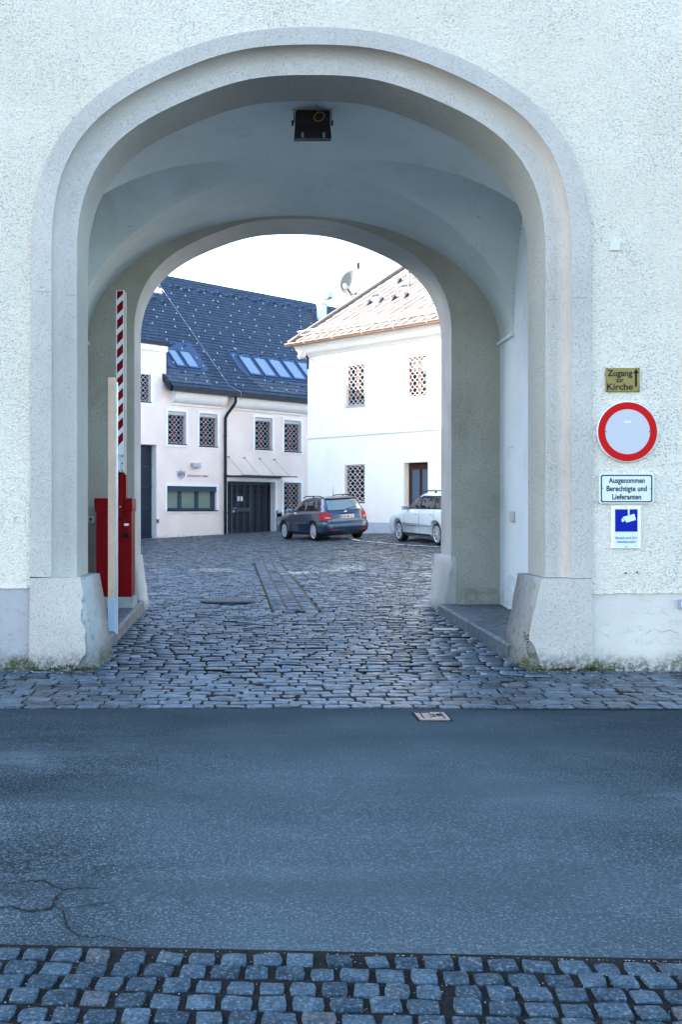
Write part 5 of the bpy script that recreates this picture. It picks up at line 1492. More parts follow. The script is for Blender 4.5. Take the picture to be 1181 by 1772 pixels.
for a, b in ((sC - .02, rd[0]), (rd[2], sE)): mb.box2((a, -.02, -.2), (b, .002, zp), RW.M)
mb.build('plinth', M['greyplinth'], rb)
# door leaf
s0, z0, s1, z1 = rd; z0 = 0.5
mb = MB(); mb.box2((s0, .30, z0), (s1, .36, z1), RW.M); dl = mb.build('door', M['doorwood'], rb)
W_ = s1 - s0
for a, b in ((.14, .47), (.57, .92)):
    m2 = MB(); m2.box2((s0 + W_ * a, .292, z0 + 1.1), (s0 + W_ * b, .301, z1 - .25), RW.M); m2.build('pane', simple('frosted_door_glass', (0.10, 0.14, 0.20), 0.25), dl)
    m2 = MB()
    for e in (a - .03, b): m2.box2((s0 + W_ * e, .27, z0 + 1.05), (s0 + W_ * (e + .03), .3, z1 - .2), RW.M)
    m2.box2((s0 + W_ * a, .272, z1 - .25), (s0 + W_ * b, .3, z1 - .2), RW.M); m2.build('moulding', M['doorwood'], dl)
# cove under the eaves round the corner
def eave_profile(n=7):
    pr = [(0.0, ZE - .50), (-.04, ZE - .50), (-.04, ZE - .42)]
    for k in range(n):
        a = math.pi / 2 * k / (n - 1); pr.append((-.04 - .32 * math.sin(a), ZE - .40 + .26 * (1 - math.cos(a))))
    pr += [(-.40, ZE - .12), (-.40, ZE - .02), (0, ZE - .02)]
    return pr
pr = eave_profile(); n = len(pr); V = []
for y, z in pr: V.append((sC + y, y, z))
for y, z in pr: V.append((sE, y, z))
for y, z in pr: V.append((sC + y, 11, z))
mb = MB(); mb.add(V, [(i, i + 1, n + i + 1, n + i) for i in range(n - 1)] + [(i, i + 1, 2 * n + i + 1, 2 * n + i) for i in range(n - 1)], True, M=RW.M)
mb.build('eaves_cove', M['whitetrim'], rb, fix=False)
# hip roof
OV = 0.52; RS = 0.93
yc = 5.5 + 0.0
def rpt(s, y, lift=0.0, h=None):
    """point on the visible slope: y inwards from the wall plane"""
    z = ZE + (y + OV) * RS if h is None else h
    nn = Vector((0, -RS, 1)).normalized() * lift
    return RW.M @ Vector((s + nn.x, y + nn.y, z + nn.z))
sA = sC - OV; yR = 5.5; zR = ZE + (yR + OV) * RS
mb = MB(); mb.add([rpt(sA, -OV), rpt(sE + OV, -OV), rpt(sE + OV - (yR + OV), yR), rpt(sA + yR + OV, yR)], [(0, 1, 2, 3)])
mb.add([rpt(sA, -OV), rpt(sA + yR + OV, yR), RW.M @ Vector((sA, 11 + OV, ZE))], [(0, 1, 2)])
mb.add([RW.M @ Vector((sA, 11 + OV, ZE)), rpt(sA + yR + OV, yR), rpt(sE + OV - (yR + OV), yR), RW.M @ Vector((sE + OV, 11 + OV, ZE))], [(0, 1, 2, 3)])
mb.add([rpt(sE + OV, -OV), rpt(sE + OV - yR - OV, yR), RW.M @ Vector((sE + OV, 11 + OV, ZE))], [(0, 1, 2)])
mb.build('roof', M['rooftin'], rb, fix=False)
r = random.Random(4); V = []; Fc = []
ta, tb = 0.21, 0.20; y = -OV + 0.19; row = 0        # diamond tiles: half width, half height measured in plan
while y < yR - .05:
    s = sA + (y + OV) + (ta if row % 2 else 0) - ta
    s = sA + math.floor((y + OV) / (2 * ta)) * 2 * ta + (ta if row % 2 else 0)
    while s < min(sE + OV - (y + OV), 12):
        if s - ta * .6 > sA + (y + OV) - .1:
            l = .012 + r.uniform(0, .016); n = len(V)
            V += [rpt(s, y - tb, l + .022), rpt(s + ta, y, l * .5 + .012), rpt(s, min(yR, y + tb), .004), rpt(s - ta, y, l * .5 + .012), rpt(s, y - tb, -.01), rpt(s + ta, y, -.01), rpt(s - ta, y, -.01)]
            Fc += [(n, n + 1, n + 2, n + 3), (n, n + 4, n + 5, n + 1), (n, n + 3, n + 6, n + 4)]
        s += 2 * ta
    y += tb; row += 1
mb = MB(); mb.v = [tuple(v) for v in V]; mb.f = Fc; mb.sm = [False] * len(Fc)
mb.build('roof_tiles', M['tile'], rb, fix=False)['kind'] = 'stuff'
mb = MB(); mb.tube([rpt(sA + t, -OV + t, .05) for t in np.linspace(0, yR + OV, 22)], 0.085, 8); mb.build('hip_capping', simple('hip_tiles', (0.20, 0.17, 0.15), 0.8, vary=.2), rb)
mb = MB(); gy_ = -OV - .06; prg = [(math.cos(a) * .085, math.sin(a) * .085) for a in np.linspace(math.pi, 2 * math.pi, 9)]
V = [(sA - .15, gy_ + a, ZE - .01 + b) for a, b in prg] + [(sE + OV, gy_ + a, ZE - .01 + b) for a, b in prg]; n = len(prg)
mb.add(V, [(i, i + 1, n + i + 1, n + i) for i in range(n - 1)] + [tuple(range(n))], True, M=RW.M)
mb.box2((sA - .12, -OV - .14, ZE - .005), (sE + OV, -OV - .01, ZE + .012), RW.M)
for k in range(9): mb.tube([RW.M @ Vector((sA + .9 + k * 1.45, gy_, ZE - .01)), RW.M @ Vector((sA + .95 + k * 1.45, gy_, ZE - .01))], .095, 12)
mb.build('copper_gutter', M['copper'], rb, fix=False)
mb = MB(); mb.box2((sA, -OV - .01, ZE - .10), (sE + OV, -OV + .05, ZE + .03), RW.M); mb.build('eaves_board', simple('brown_eaves_board', (0.20, 0.11, 0.08), 0.7), rb)
# ladder-like snow guard
mb = MB(); V = []
yg = -OV + .30
for zz in (.06, .24): mb.tube([rpt(sA + .35, yg, zz + .02), rpt(12, yg, zz + .02)], .014, 5)
k = sA + .35
while k < 12:
    mb.box2((0, 0, 0), (0, 0, 0)) if False else None
    a = rpt(k, yg, .03); b = rpt(k, yg, .27); mb.tube([a, b], .014, 4); k += .115
mb.build('snow_guard', simple('cream_snow_guard', (0.70, 0.66, 0.60), 0.6), rb, fix=False)['kind'] = 'stuff'
def rhit(u, v):
    r_ = ray(u, v); n = RW.n
    # z = ZE + (y+OV)*RS, y = -(p-A).n
    k = n.dot(RW.A); a = n.x * r_.x + n.y * r_.y
    t = (ZE + (k + OV) * RS - EYE) / (r_.z + RS * a)
    p = Vector((r_.x * t, r_.y * t, EYE + r_.z * t)); return (p - RW.A).dot(RW.d), -(p - RW.A).dot(n)
for u, v in ((638.5, 527.5), (659.5, 523), (681.5, 519), (703, 515), (691, 489.5)):
    s, y = rhit(u, v); mb = MB(); w_ = .085
    mb.add([rpt(s - w_, y + .1, .03), rpt(s + w_, y + .1, .03), rpt(s, y - .12, .03), rpt(s - w_, y + .1, .14), rpt(s + w_, y + .1, .14)], [(0, 1, 4, 3), (0, 3, 2), (1, 2, 4), (3, 4, 2)]); mb.build('hood_vent', M['darkmetal'], rb, fix=False)
s, y = rhit(708.5, 497)
mb = MB(); p_ = rpt(s, y); mb.tube([p_, p_ + Vector((0, 0, .6))], .05, 10); mb.lathe([(.09, 0), (.09, .05), (.05, .10)], 12, Matrix.Translation(p_ + Vector((0, 0, .55)))); mb.tube([p_ + Vector((0, 0, .62)), p_ + Vector((0, 0, 1.3))], .04, 8); mb.build('vent_pipe', M['galv'], rb)
for u, v in ((701, 497), (650, 513.5)):
    s, y = rhit(u, v); mb = MB(); mb.add([rpt(s - .16, y - .02, .04), rpt(s + .16, y - .02, .04), rpt(s + .16, y + .05, .06), rpt(s - .16, y + .05, .06)], [(0, 1, 2, 3)]); mb.build('roof_hook_plate', M['darkmetal'], rb, fix=False)

# lamp on the corner of the white house
cp = RW.pt(sC, RW.px(533, 620)[1], 0.0); wl = empty('corner_lamp', 'white bulbous street lamp on a bracket at the corner of the white house', 'lamp', cp)
k_ = cp.y / F
mb = MB(); mb.box2((-.04, -.05, -.42), (.04, .0, .12)); mb.build('wall_bracket', M['darkmetal'], wl)
mb = MB(); mb.tube([(0, -.05, .0), (-.12, -.08, .10), (-.2, -.1, .10)], .025, 6); mb.build('arm', M['darkmetal'], wl)
mb = MB(); mb.tube([(-.06, -.10, .16), (-.14, -.11, .16), (-.26, -.12, .10), (-.36, -.13, .0)], [.04, .14, .15, .07], 14); mb.build('lamp_head', M['signwhite2'], wl)

# satellite dish and aerial
Yd = 42.0; kd = Yd / F
base = P(621.5, 524, Yd); zr_ = base.z
sd_ = empty('satellite_dish', 'large cream satellite dish on a mast above the tiled roof', 'satellite dish', (base.x, Yd, base.z - 0.9))
B = Vector((base.x, Yd, base.z - .9))
mb = MB(); mb.tube([(0, 0, 0), tuple(P(620.5, 455, Yd) - B)], .035, 8); mb.build('mast', M['galv'], sd_)
dc = P(611.5, 490.5, Yd - .25) - B
axis = Vector((-.50, -.80, .28)).normalized()
Rm = Matrix.Translation(dc) @ axis.to_track_quat('Z', 'Y').to_matrix().to_4x4() @ Matrix.Diagonal((1.0, 1.12, 1, 1))
R0 = 22.5 * kd
mb = MB(); mb.lathe([(R0 * t, .16 * t * t) for t in np.linspace(0, 1, 9)] + [(R0 * 1.03, .15), (R0 * 1.03, .12)] + [(R0 * t, .16 * t * t - .03) for t in np.linspace(1, 0, 9)], 36, Rm); mb.build('reflector', M['dish'], sd_)
mb = MB(); a = Rm @ Vector((0, -R0 * .95, .1)); b = P(600, 497, Yd - 1.05) - B
c0 = P(611, 516, Yd - .4) - B
mb.tube([c0, b], .022, 6); mb.tube([c0 + Vector((.12, 0, 0)), b], .016, 6); mb.build('feed_arm', M['darkmetal'], sd_)
mb = MB(); mb.tube([b + Vector((0, 0, -.05)), b + Vector((-.08, .05, .12))], [.10, .07], 10); mb.build('feed_horn', M['greyplinth'], sd_)
mb = MB(); mb.box2((-.07, -.07, 0), (.07, .07, .3), Matrix.Translation(dc + Vector((.12, .1, -.45)))); mb.build('mount', M['galv'], sd_)
ae = empty('roof_aerial', 'thin comb-like aerial on top of the dish mast', 'aerial', tuple(P(620.5, 459, Yd)))
mb = MB(); A0 = P(620.5, 459, Yd); mb.tube([(0, 0, -.15), (0, 0, .10)], .05, 6); mb.build('clamp', M['blackmetal'], ae)
mb = MB(); e1 = P(579, 454, Yd) - A0; mb.tube([(0.05, 0, 0), tuple(e1)], .012, 5)
for k in range(12):
    q = e1 * (k + 1) / 12.5; mb.tube([q + Vector((.02, .2, -.14)), q + Vector((-.02, -.2, .14))], .007, 4)
mb.build('boom', M['galv'], ae)

# worn white parking line
mb = MB(); segs = [((588, 930.5), (623, 936.5)), ((626, 937), (672, 941.5)), ((676, 941.8), (700, 944)), ((705, 944.3), (764, 947.6))]
def gpix(u, v):
    lo, hi = 11.0, 60.0
    for _ in range(50):
        m = (lo + hi) / 2; x = (u - CX) * m / F; vv = CY + (EYE - gz(x, m)) * F / m
        if vv > v: lo = m
        else: hi = m
    return (u - CX) * lo / F, lo
for (a, b) in segs:
    A_, B_ = gpix(*a), gpix(*b); n = 12
    V = []
    dx, dy = B_[0] - A_[0], B_[1] - A_[1]; L = math.hypot(dx, dy)
    for i in range(n + 1):
        t = i / n; x = lerp(A_[0], B_[0], t); y = lerp(A_[1], B_[1], t); w_ = .06 * random.uniform(.6, 1.1)
        V += [(x - dy / L * w_, y + dx / L * w_, gz(x, y) + .022), (x + dy / L * w_, y - dx / L * w_, gz(x, y) + .022)]
    mb.add(V, [(2 * i, 2 * i + 1, 2 * i + 3, 2 * i + 2) for i in range(n)])
ln = mb.build('parking_line', M['linepaint'], None, fix=False); tag(ln, 'worn white parking line painted on the courtyard setts', kind='structure')

# ================================================================== unseen left wing, added to shade the courtyard
lw_ = empty('shade_wing', 'unseen plain white wing added on the left to shade the courtyard', 'building', (-17.5, 24.0, 0))
def wing_part(name, y0, y1, z0, z1, mat=M['whitewall']):
    mb = MB(); mb.box2((-4.0, y0 - 24, z0), (0.0, y1 - 24, z1)); return mb.build(name, mat, lw_)
ya_, yb3 = YR + 0.05, 36.5
SLOT = [(27.75, 28.5, 6.45, 6.92), (28.5, 29.0, 6.6, 6.85), (27.2, 27.9, 7.30, 7.66), (27.6, 28.75, 7.66, 7.88), (27.9, 29.5, 7.88, 8.18), (26.9, 27.6, 8.40, 8.68), (27.4, 29.1, 8.68, 9.0)]  # openings shaped to throw sun patches on the courtyard ground
mb = MB(); W2 = Wall((-17.5, ya_), (0.0, 1.0))
wing_part('wall', ya_, 25.0, -0.3, 9.6)
wing_part('wall', 34.0, yb3, -0.3, 9.6)
mb = MB()
for a_, b_ in ((ya_, 25.0), (34.5, yb3)):
    z0_ = 9.6
    V = [(0.4, a_ - 24, z0_ - .1), (-4, a_ - 24, 15.2), (-8.4, a_ - 24, z0_ - .1), (0.4, b_ - 24, z0_ - .1), (-4, b_ - 24, 15.2), (-8.4, b_ - 24, z0_ - .1)]
    mb.add(V, [(0, 1, 4, 3), (1, 2, 5, 4), (0, 2, 1), (3, 4, 5)])
mb.build('roof', M['rooftin'], lw_)
mb = MB()
def yz_sheet(x, holes, y0, y1, z0, z1):
    ys_ = sorted({y0, y1} | {h[0] for h in holes} | {h[1] for h in holes}); zs_ = sorted({z0, z1} | {h[2] for h in holes} | {h[3] for h in holes})
    for a, b in zip(ys_[:-1], ys_[1:]):
        for c, d in zip(zs_[:-1], zs_[1:]):
            if any(h[0] < (a + b) / 2 < h[1] and h[2] < (c + d) / 2 < h[3] for h in holes): continue
            mb.box2((x - .2, a - 24, c), (x, b - 24, d))
yz_sheet(0.0, SLOT, 25.0, 34.0, -0.3, 13.4)
mb.build('sun_slot_screen', M['whitewall'], lw_)['kind'] = 'stuff'  # unseen screen, added only so its slots shape the sun patches

# ================================================================== cars
def make_car(label, paint, loc, heading, spec):
    x_r, z0 = 0, 0
    fwd = Vector((heading[0], heading[1], 0)).normalized(); left = Vector((-fwd.y, fwd.x, 0))
    c = Vector((loc[0], loc[1], 0)); hw = 0.76; wb = spec['wb']; xa = spec['xa']
    def g(p): return Vector((p.x, p.y, gz(p.x, p.y) + 0.008))
    a = g(c); b = g(c + fwd * wb); d = g(c - left * 2 * hw)          # rear left, front left, rear right contact points
    fx = (b - a).normalized(); ly = (a - d); ly = (ly - fx * ly.dot(fx)).normalized(); up = fx.cross(ly)
    org = a - fx * xa - ly * hw
    root = empty('parked_car', label, 'car', org, 'estate cars parked in the courtyard')
    root.rotation_euler = Matrix((fx, ly, up)).transposed().to_euler()
    Lh = spec['L'] / 2
    lev = spec['lev']      # (z, x_rear, x_front, half width, exponent)
    zs = [l[0] for l in lev]
    def at(z):
        z = max(zs[0], min(zs[-1], z))
        for p, q in zip(lev[:-1], lev[1:]):
            if p[0] <= z <= q[0]:
                t = (z - p[0]) / (q[0] - p[0] + 1e-9); return [lerp(p[i], q[i], t) for i in range(5)]
        return list(lev[-1])
    def plan(z, ang):
        _, xr, xf, w, e = at(z); cx = (xr + xf) / 2; hl = (xf - xr) / 2
        ca, sa = math.cos(ang), math.sin(ang)
        return (cx + hl * math.copysign(abs(ca) ** (2 / e), ca), w * math.copysign(abs(sa) ** (2 / e), sa))
    def side_y(x, z):
        _, xr, xf, w, e = at(z); cx = (xr + xf) / 2; hl = (xf - xr) / 2
        k = min(0.999, abs(x - cx) / hl); return w * (1 - k ** e) ** (1 / e)
    def rear_x(y, z):
        _, xr, xf, w, e = at(z); cx = (xr + xf) / 2; hl = (xf - xr) / 2
        k = min(0.999, abs(y) / w); return cx - hl * (1 - k ** e) ** (1 / e)
    def front_x(y, z):
        _, xr, xf, w, e = at(z); cx = (xr + xf) / 2; hl = (xf - xr) / 2
        k = min(0.999, abs(y) / w); return cx + hl * (1 - k ** e) ** (1 / e)
    # body shell
    N = 72; V = []; Fc = []; Z = []
    for p, q in zip(lev[:-1], lev[1:]):
        for k in range(3): Z.append(lerp(p[0], q[0], k / 3))
    Z.append(lev[-1][0])
    for z in Z:
        for i in range(N):
            x, y = plan(z, 2 * math.pi * (i + .5) / N); V.append((x, y, z))
    for r_ in range(len(Z) - 1):
        for i in range(N):
            j = (i + 1) % N; Fc.append((r_ * N + i, r_ * N + j, (r_ + 1) * N + j, (r_ + 1) * N + i))
    Fc.append(tuple(reversed(range(N)))); Fc.append(tuple((len(Z) - 1) * N + i for i in range(N)))
    mb = MB(); mb.v = V; mb.f = Fc; mb.sm = [True] * (len(Fc) - 2) + [False] * 2
    body = mb.build('body', paint, root)
    # wheel arches cut out of the shell
    cut = MB()
    for x in (xa, xa + wb):
        for s in (-1, 1): cut.tube([(x, s * 0.58, 0.335), (x, s * 1.05, 0.335)], 0.372, 32)
    cu = cut.build('cutter', None)
    cu.parent = root
    md = body.modifiers.new('arches', 'BOOLEAN'); md.operation = 'DIFFERENCE'; md.object = cu; md.solver = 'EXACT'
    bpy.context.view_layer.update()
    dg = bpy.context.evaluated_depsgraph_get(); me = bpy.data.meshes.new_from_object(body.evaluated_get(dg))
    body.modifiers.clear(); body.data = me; bpy.data.objects.remove(cu, do_unlink=True)
    try:
        me.materials.clear(); me.materials.append(paint)
    except Exception: pass
    def patch(name, mat, pts, where, off, parent=body, th=0.006, sub=10):
        """a panel that follows the shell: pts are (x, z) on a side or (y, z) at the rear/front"""
        bm = bmesh.new()
        vs = [bm.verts.new((p[0], 0, p[1])) for p in pts]; bm.faces.new(vs)
        bmesh.ops.triangulate(bm, faces=bm.faces[:])
        bmesh.ops.subdivide_edges(bm, edges=bm.edges[:], cuts=8, use_grid_fill=True)
        for v in bm.verts:
            a, z = v.co.x, v.co.z
            if where == 'L': v.co = (a, side_y(a, z) + off, z)
            elif where == 'R': v.co = (a, -side_y(a, z) - off, z)
            elif where == 'rear': v.co = (rear_x(a, z) - off, a, z)
            else: v.co = (front_x(a, z) + off, a, z)
        d = {'L': (0, -1, 0), 'R': (0, 1, 0), 'rear': (1, 0, 0), 'front': (-1, 0, 0)}[where]
        r = bmesh.ops.extrude_face_region(bm, geom=bm.faces[:])
        for e in r['geom']:
            if isinstance(e, bmesh.types.BMVert): e.co += Vector(d) * (off + 0.02)
        bmesh.ops.recalc_face_normals(bm, faces=bm.faces[:])
        me = bpy.data.meshes.new(name); bm.to_mesh(me); bm.free(); me.materials.append(mat)
        for p in me.polygons: p.use_smooth = False
        o = bpy.data.objects.new(name, me); COL.objects.link(o); o.parent = parent; return o
    gl = M['carglass']
    for sd in ('L', 'R'):
        patch('window_band', M['blacktrim'], spec['band'], sd, 0.006, root)
        for q in spec['sidewin']: patch('side_window', gl, q, sd, 0.018, root)
        for q in spec['seams']: patch('door_seam', M['blacktrim'], q, sd, 0.002)
        for q in spec['trim']: patch('sill_trim', M['greytrim'], q, sd, 0.010)
        for x, z in spec['handles']:
            mb = MB(); yy = side_y(x, z) * (1 if sd == 'L' else -1)
            mb.bbox((x - .10, yy - .012, z - .018), (x + .10, yy + .030 * (1 if sd == 'L' else -1), z + .016), .008); mb.build('door_handle', paint, root)
        # mirror
        s = 1 if sd == 'L' else -1; mx = spec['mirror'][0]; mz = spec['mirror'][1]; yy = side_y(mx, mz) * s
        mb = MB(); mb.bbox((mx - .05, yy + .02 * s, mz - .005), (mx + .09, yy + .20 * s, mz + .13), .04); mb.tube([(mx + .03, yy - .03 * s, mz + .0), (mx + .03, yy + .06 * s, mz + .05)], .025, 8); mr = mb.build('wing_mirror', spec['mirrormat'], root)
        mb = MB(); mb.box2((mx - .054, yy + .045 * s, mz + .02), (mx - .050, yy + .175 * s, mz + .105)); mb.build('mirror_glass', M['mirror'], mr)
        # roof rail
        pts = []
        for t in np.linspace(0, 1, 15):
            x = lerp(spec['rail'][0], spec['rail'][1], t); zt = lev[-1][0] - 0.035 + (0.065 * min(1, min(t, 1 - t) * 9)) - .05 * (1.0 - t) ** 6
            pts.append((x, s * spec['raily'], zt))
        mb = MB(); mb.tube(pts, .017, 8)
        for t in (0.5,): x = lerp(spec['rail'][0], spec['rail'][1], t); mb.box2((x - .04, s * spec['raily'] - .012, lev[-1][0] - .06), (x + .04, s * spec['raily'] + .012, lev[-1][0] + .02))
        mb.build('roof_rail', M['blacktrim'], root)
    patch('rear_window', M['rearglass'], spec['rearwin'], 'rear', 0.022, root)
    patch('windscreen', gl, spec['screen'], 'front', 0.008, root)
    for s in (1, -1):
        tl = patch('tail_light', M['tailred'], [(s * a, z) for a, z in spec['tail']], 'rear', 0.024, root)
        patch('light_lens', M['taillens'], [(s * a, z) for a, z in spec['tail2']], 'rear', 0.030, tl)
        patch('tail_light', M['tailred'], [(a, z) for a, z in spec['tailside']], 'L' if s > 0 else 'R', 0.026, root)
        patch('bumper_reflector', M['tailred'], [(s * .42, .335), (s * .68, .345), (s * .68, .375), (s * .42, .365)], 'rear', .010, root)
        patch('headlight', M['headlight'], [(s * .45, .64), (s * .78, .66), (s * .76, .76), (s * .50, .72)], 'front', .010, root)
    for q in spec['rseams']: patch('tailgate_seam', M['blacktrim'], q, 'rear', .003)
    patch('lower_bumper', M['greytrim'], [(-.80, .21), (.80, .21), (.78, .275), (-.78, .275)], 'rear', .006)
    plz = spec['plate']
    xp = rear_x(0, plz) - .022
    mb = MB(); mb.bbox((xp, -.262, plz - .058), (xp + .03, .262, plz + .058), .004); pl = mb.build('number_plate', M['signwhite2'], root)
    mb = MB(); mb.box2((xp - .0015, .215, plz - .05), (xp, .255, plz + .05)); mb.build('blue_strip', M['blue'], pl)
    mb = MB(); mb.lathe([(.030, 0), (.028, .001), (0, .001)], 12, Matrix.Translation((xp, .07, plz)) @ Matrix.Rotation(-math.pi / 2, 4, 'Y')); mb.build('plate_seal', M['redprint'], pl)
    text_mesh('lettering', spec['reg'][0], M['black'], pl, frame((xp, .150, plz), (0, -1, 0)), .075, .105, .003, .02)
    text_mesh('lettering', spec['reg'][1], M['black'], pl, frame((xp, -.10, plz), (0, -1, 0)), .075, .235, .003, .02)
    bz = spec['badge']; xb = rear_x(0, bz)
    mb = MB(); mb.lathe([(.052, 0), (.052, .010), (.044, .014), (.040, .008), (0, .008)], 20, Matrix.Translation((xb + .004, 0, bz)) @ Matrix.Rotation(-math.pi / 2 , 4, 'Y'))
    mb.build('badge', M['chrome'], root)
    # wiper, spoiler with brake light, aerial
    zw = spec['rearwin'][0][1]
    mb = MB(); mb.tube([(rear_x(0, zw + .01) - .02, 0.0, zw + .01), (rear_x(-.35, zw + .06) - .03, -.38, zw + .075)], .012, 6); mb.build('rear_wiper', M['blacktrim'], root)
    zt = spec['spoiler']; mb = MB()
    V = []; ys_ = np.linspace(-.56, .56, 9)
    for y in ys_:
        xx = rear_x(y, zt); V += [(xx - .07, y, zt), (xx - .07, y, zt + .022), (xx + .22, y, zt + .052), (xx + .22, y, zt - .02)]
    mb.add(V, [(4 * i + k, 4 * i + (k + 1) % 4, 4 * i + 4 + (k + 1) % 4, 4 * i + 4 + k) for i in range(8) for k in range(4)] + [(0, 1, 2, 3), (35, 34, 33, 32)]); sp_ = mb.build('roof_spoiler', paint, root)
    mb = MB(); xx = rear_x(0, zt); mb.box2((xx - .076, -.17, zt + .003), (xx - .068, .17, zt + .019)); mb.build('brake_light', M['tailred'], sp_)
    mb = MB(); xx = rear_x(0, lev[-1][0]) + .12; mb.tube([(xx, .1, lev[-1][0] - .03), (xx - .14, .1, lev[-1][0] + .36)], [.012, .004], 6); mb.build('aerial', M['blacktrim'], root)
    # underbody and wheels
    mb = MB(); mb.box2((.25, -.60, .17), (spec['L'] - .3, .60, .42)); mb.build('underbody', M['blacktrim'], root)
    for x in (xa, xa + wb):
        for s in (-1, 1):
            R = 0.318
            T = Matrix.Translation((x, s * .66, R)) @ Matrix.Rotation(-s * math.pi / 2, 4, 'X')
            mb = MB(); mb.lathe([(.20, 0), (R - .015, .0), (R, .03), (R, .175), (R - .02, .205), (.235, .21)], 40, T, cap=False); wh = mb.build('wheel', M['tyre'], root)
            mb = MB(); mb.lathe([(.232, .21), (.232, .195), (.20, .14), (.10, .13), (0, .13)], 40, T, cap=False); mb.build('rim_barrel', M['darkmetal'], wh)
            mb = MB(); mb.lathe([(.235, .196), (.235, .212), (.212, .210), (.208, .19)], 40, T, cap=False); ns = spec['spokes']
            for k in range(ns):
                A = T @ Matrix.Rotation(2 * math.pi * k / ns, 4, 'Z')
                w1, w2 = spec['spw']
                mb.add([(.045, -w1, .205), (.215, -w2, .200), (.215, w2, .200), (.045, w1, .205), (.045, -w1, .175), (.215, -w2, .175), (.215, w2, .175), (.045, w1, .175)], [(0, 1, 2, 3), (0, 1, 5, 4), (1, 2, 6, 5), (2, 3, 7, 6), (3, 0, 4, 7)], M=A)
            mb.lathe([(.06, .17), (.06, .208), (.05, .214), (0, .214)], 20, T, cap=False)
            mb.build('rim', spec['rimmat'], wh)
            mb = MB(); mb.box2((x - .39, s * .30, .21), (x + .39, s * .60, .71)); mb.build('wheel_well', M['blacktrim'], root)
    return root

def car_paint(name, c, rough=0.28, metal=0.5):
    m, t, b = new_mat(name); b.inputs['Base Color'].default_value = rgb(c); b.inputs['Roughness'].default_value = rough
    b.inputs['Metallic'].default_value = metal; b.inputs['Coat Weight'].default_value = 0.8; b.inputs['Coat Roughness'].default_value = 0.06
    return m
M['carglass'] = glass_pane('car_glass', (0.012, 0.018, 0.022), 0.03, 1.7)
M['rearglass'] = glass_pane('rear_window_glass', (0.10, 0.16, 0.16), 0.05, 2.3)
M['blacktrim'] = simple('black_plastic', (0.008, 0.008, 0.009), 0.5)
M['greytrim'] = simple('dark_grey_plastic', (0.03, 0.034, 0.038), 0.6)
M['tailred'] = simple('tail_light_red', (0.42, 0.010, 0.012), 0.15)
M['taillens'] = simple('tail_light_pale_lens', (0.50, 0.22, 0.22), 0.15)
M['headlight'] = simple('headlight_glass', (0.5, 0.52, 0.55), 0.1, metal=0.4)
M['chrome'] = simple('chrome', (0.7, 0.7, 0.7), 0.15, metal=1.0)
M['mirror'] = simple('mirror_glass', (0.7, 0.75, 0.8), 0.02, metal=1.0)
M['tyre'] = simple('tyre_rubber', (0.012, 0.012, 0.013), 0.8)
M['rim'] = simple('silver_rim', (0.50, 0.54, 0.58), 0.35, metal=0.5)
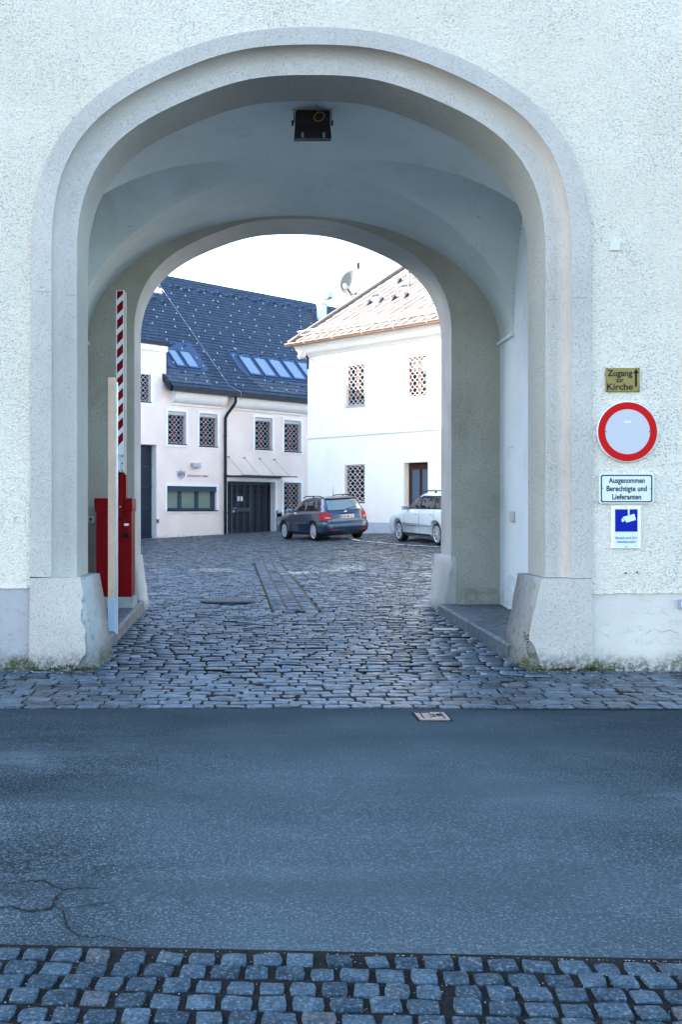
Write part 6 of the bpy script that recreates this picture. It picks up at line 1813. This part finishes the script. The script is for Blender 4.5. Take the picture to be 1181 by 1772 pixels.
G = dict(L=4.56, wb=2.578, xa=0.98, spokes=9, spw=(.028, .036), rimmat=M['rim'], mirrormat=simple('pale_blue_mirror_cap', (0.15, 0.35, 0.55), 0.3), reg=('PÄ', 'NK 12'),
    lev=[(.185, .20, 4.36, .70, 7), (.22, .10, 4.46, .80, 7), (.30, .03, 4.52, .865, 8), (.42, .0, 4.56, .885, 8), (.52, .005, 4.56, .89, 8), (.58, .03, 4.55, .888, 8), (.62, .085, 4.53, .885, 8),
         (.70, .095, 4.48, .882, 8), (.78, .11, 4.36, .878, 7), (.86, .13, 4.05, .868, 6.5), (.92, .155, 3.66, .852, 6.5), (.965, .185, 3.36, .825, 8), (1.00, .21, 3.26, .795, 8), (1.10, .27, 3.07, .765, 7), (1.20, .335, 2.89, .73, 5.2), (1.30, .405, 2.68, .69, 5.4),
         (1.38, .47, 2.46, .645, 5.4), (1.43, .53, 2.22, .58, 7), (1.46, .64, 1.98, .48, 4), (1.475, .80, 1.75, .34, 3)],
    band=[(.52, 1.005), (3.10, .985), (2.55, 1.30), (2.30, 1.375), (.78, 1.365)],
    sidewin=[[(.66, 1.03), (1.12, 1.03), (1.12, 1.335), (.84, 1.33)], [(1.17, 1.03), (1.98, 1.03), (1.98, 1.345), (1.17, 1.34)], [(2.06, 1.03), (2.90, 1.02), (2.52, 1.25), (2.28, 1.345), (2.06, 1.347)]],
    seams=[[(2.015, .30), (2.027, .30), (2.027, .98), (2.015, .98)], [(3.0, .34), (3.012, .34), (3.07, .96), (3.058, .96)], [(1.02, .74), (1.032, .72), (1.17, .98), (1.158, .98)]],
    trim=[[(1.40, .24), (3.18, .24), (3.18, .29), (1.40, .29)]],
    handles=[(1.30, .87), (2.22, .87)], mirror=(2.86, .97), rail=(.62, 2.35), raily=.56,
    rearwin=[(-.60, 1.015), (.60, 1.015), (.545, 1.345), (-.545, 1.345)], screen=[(-.64, 1.03), (.64, 1.03), (.52, 1.36), (-.52, 1.36)],
    tail=[(.58, .70), (.84, .72), (.83, .93), (.62, .90)], tail2=[(.60, .745), (.80, .755), (.80, .80), (.60, .79)], tailside=[(.14, .74), (.42, .77), (.40, .91), (.17, .93)],
    rseams=[[(-.60, .60), (.60, .60), (.60, .612), (-.60, .612)], [(-.57, .62), (-.55, .62), (-.60, .99), (-.62, .99)], [(.57, .62), (.55, .62), (.60, .99), (.62, .99)], [(-.3, .875), (.3, .875), (.3, .905), (-.3, .905)]],
    plate=.79, badge=.945, spoiler=1.395)
make_car('dark blue-grey estate car seen from behind with its wheels turned by the white house', car_paint('dark_slate_metallic', (0.016, 0.042, 0.085)), (2.02, 34.2), (-.352, .936), G)
B6 = dict(G); B6.update(L=4.77, wb=2.71, xa=1.03, spokes=10, spw=(.010, .022), mirrormat=simple('silver_mirror_cap', (0.35, 0.42, 0.50), 0.3), reg=('RI', 'HT 5'))
B6['lev'] = [(z * 1.0 + (0.02 if z > 1 else 0), xr, xf + (.21 if z < .9 else .19), w + .015, e) for z, xr, xf, w, e in G['lev']]
B6['rimmat'] = M['rim']
B6['handles'] = [(1.38, .88), (2.36, .88)]; B6['mirror'] = (3.04, .985); B6['rail'] = (.66, 2.55)
B6['band'] = [(.52, 1.02), (3.28, 1.0), (2.72, 1.31), (2.45, 1.395), (.78, 1.385)]
B6['sidewin'] = [[(.66, 1.045), (1.18, 1.045), (1.18, 1.355), (.84, 1.345)], [(1.24, 1.045), (2.10, 1.045), (2.10, 1.365), (1.24, 1.36)], [(2.18, 1.045), (3.08, 1.035), (2.68, 1.265), (2.42, 1.362), (2.18, 1.365)]]
B6['seams'] = [[(2.135, .30), (2.147, .30), (2.147, 1.0), (2.135, 1.0)], [(3.16, .34), (3.172, .34), (3.24, .98), (3.228, .98)], [(1.08, .76), (1.092, .74), (1.24, 1.0), (1.228, 1.0)]]
B6['trim'] = [[(1.45, .24), (3.36, .24), (3.36, .30), (1.45, .30)], [(1.42, .52), (3.36, .51), (3.36, .522), (1.42, .532)]]
make_car('silver-blue estate car half hidden behind the right side of the arch', car_paint('silver_blue_metallic', (0.62, 0.69, 0.72), 0.3, 0.15), (5.16, 28.35), (-.256, .967), B6)
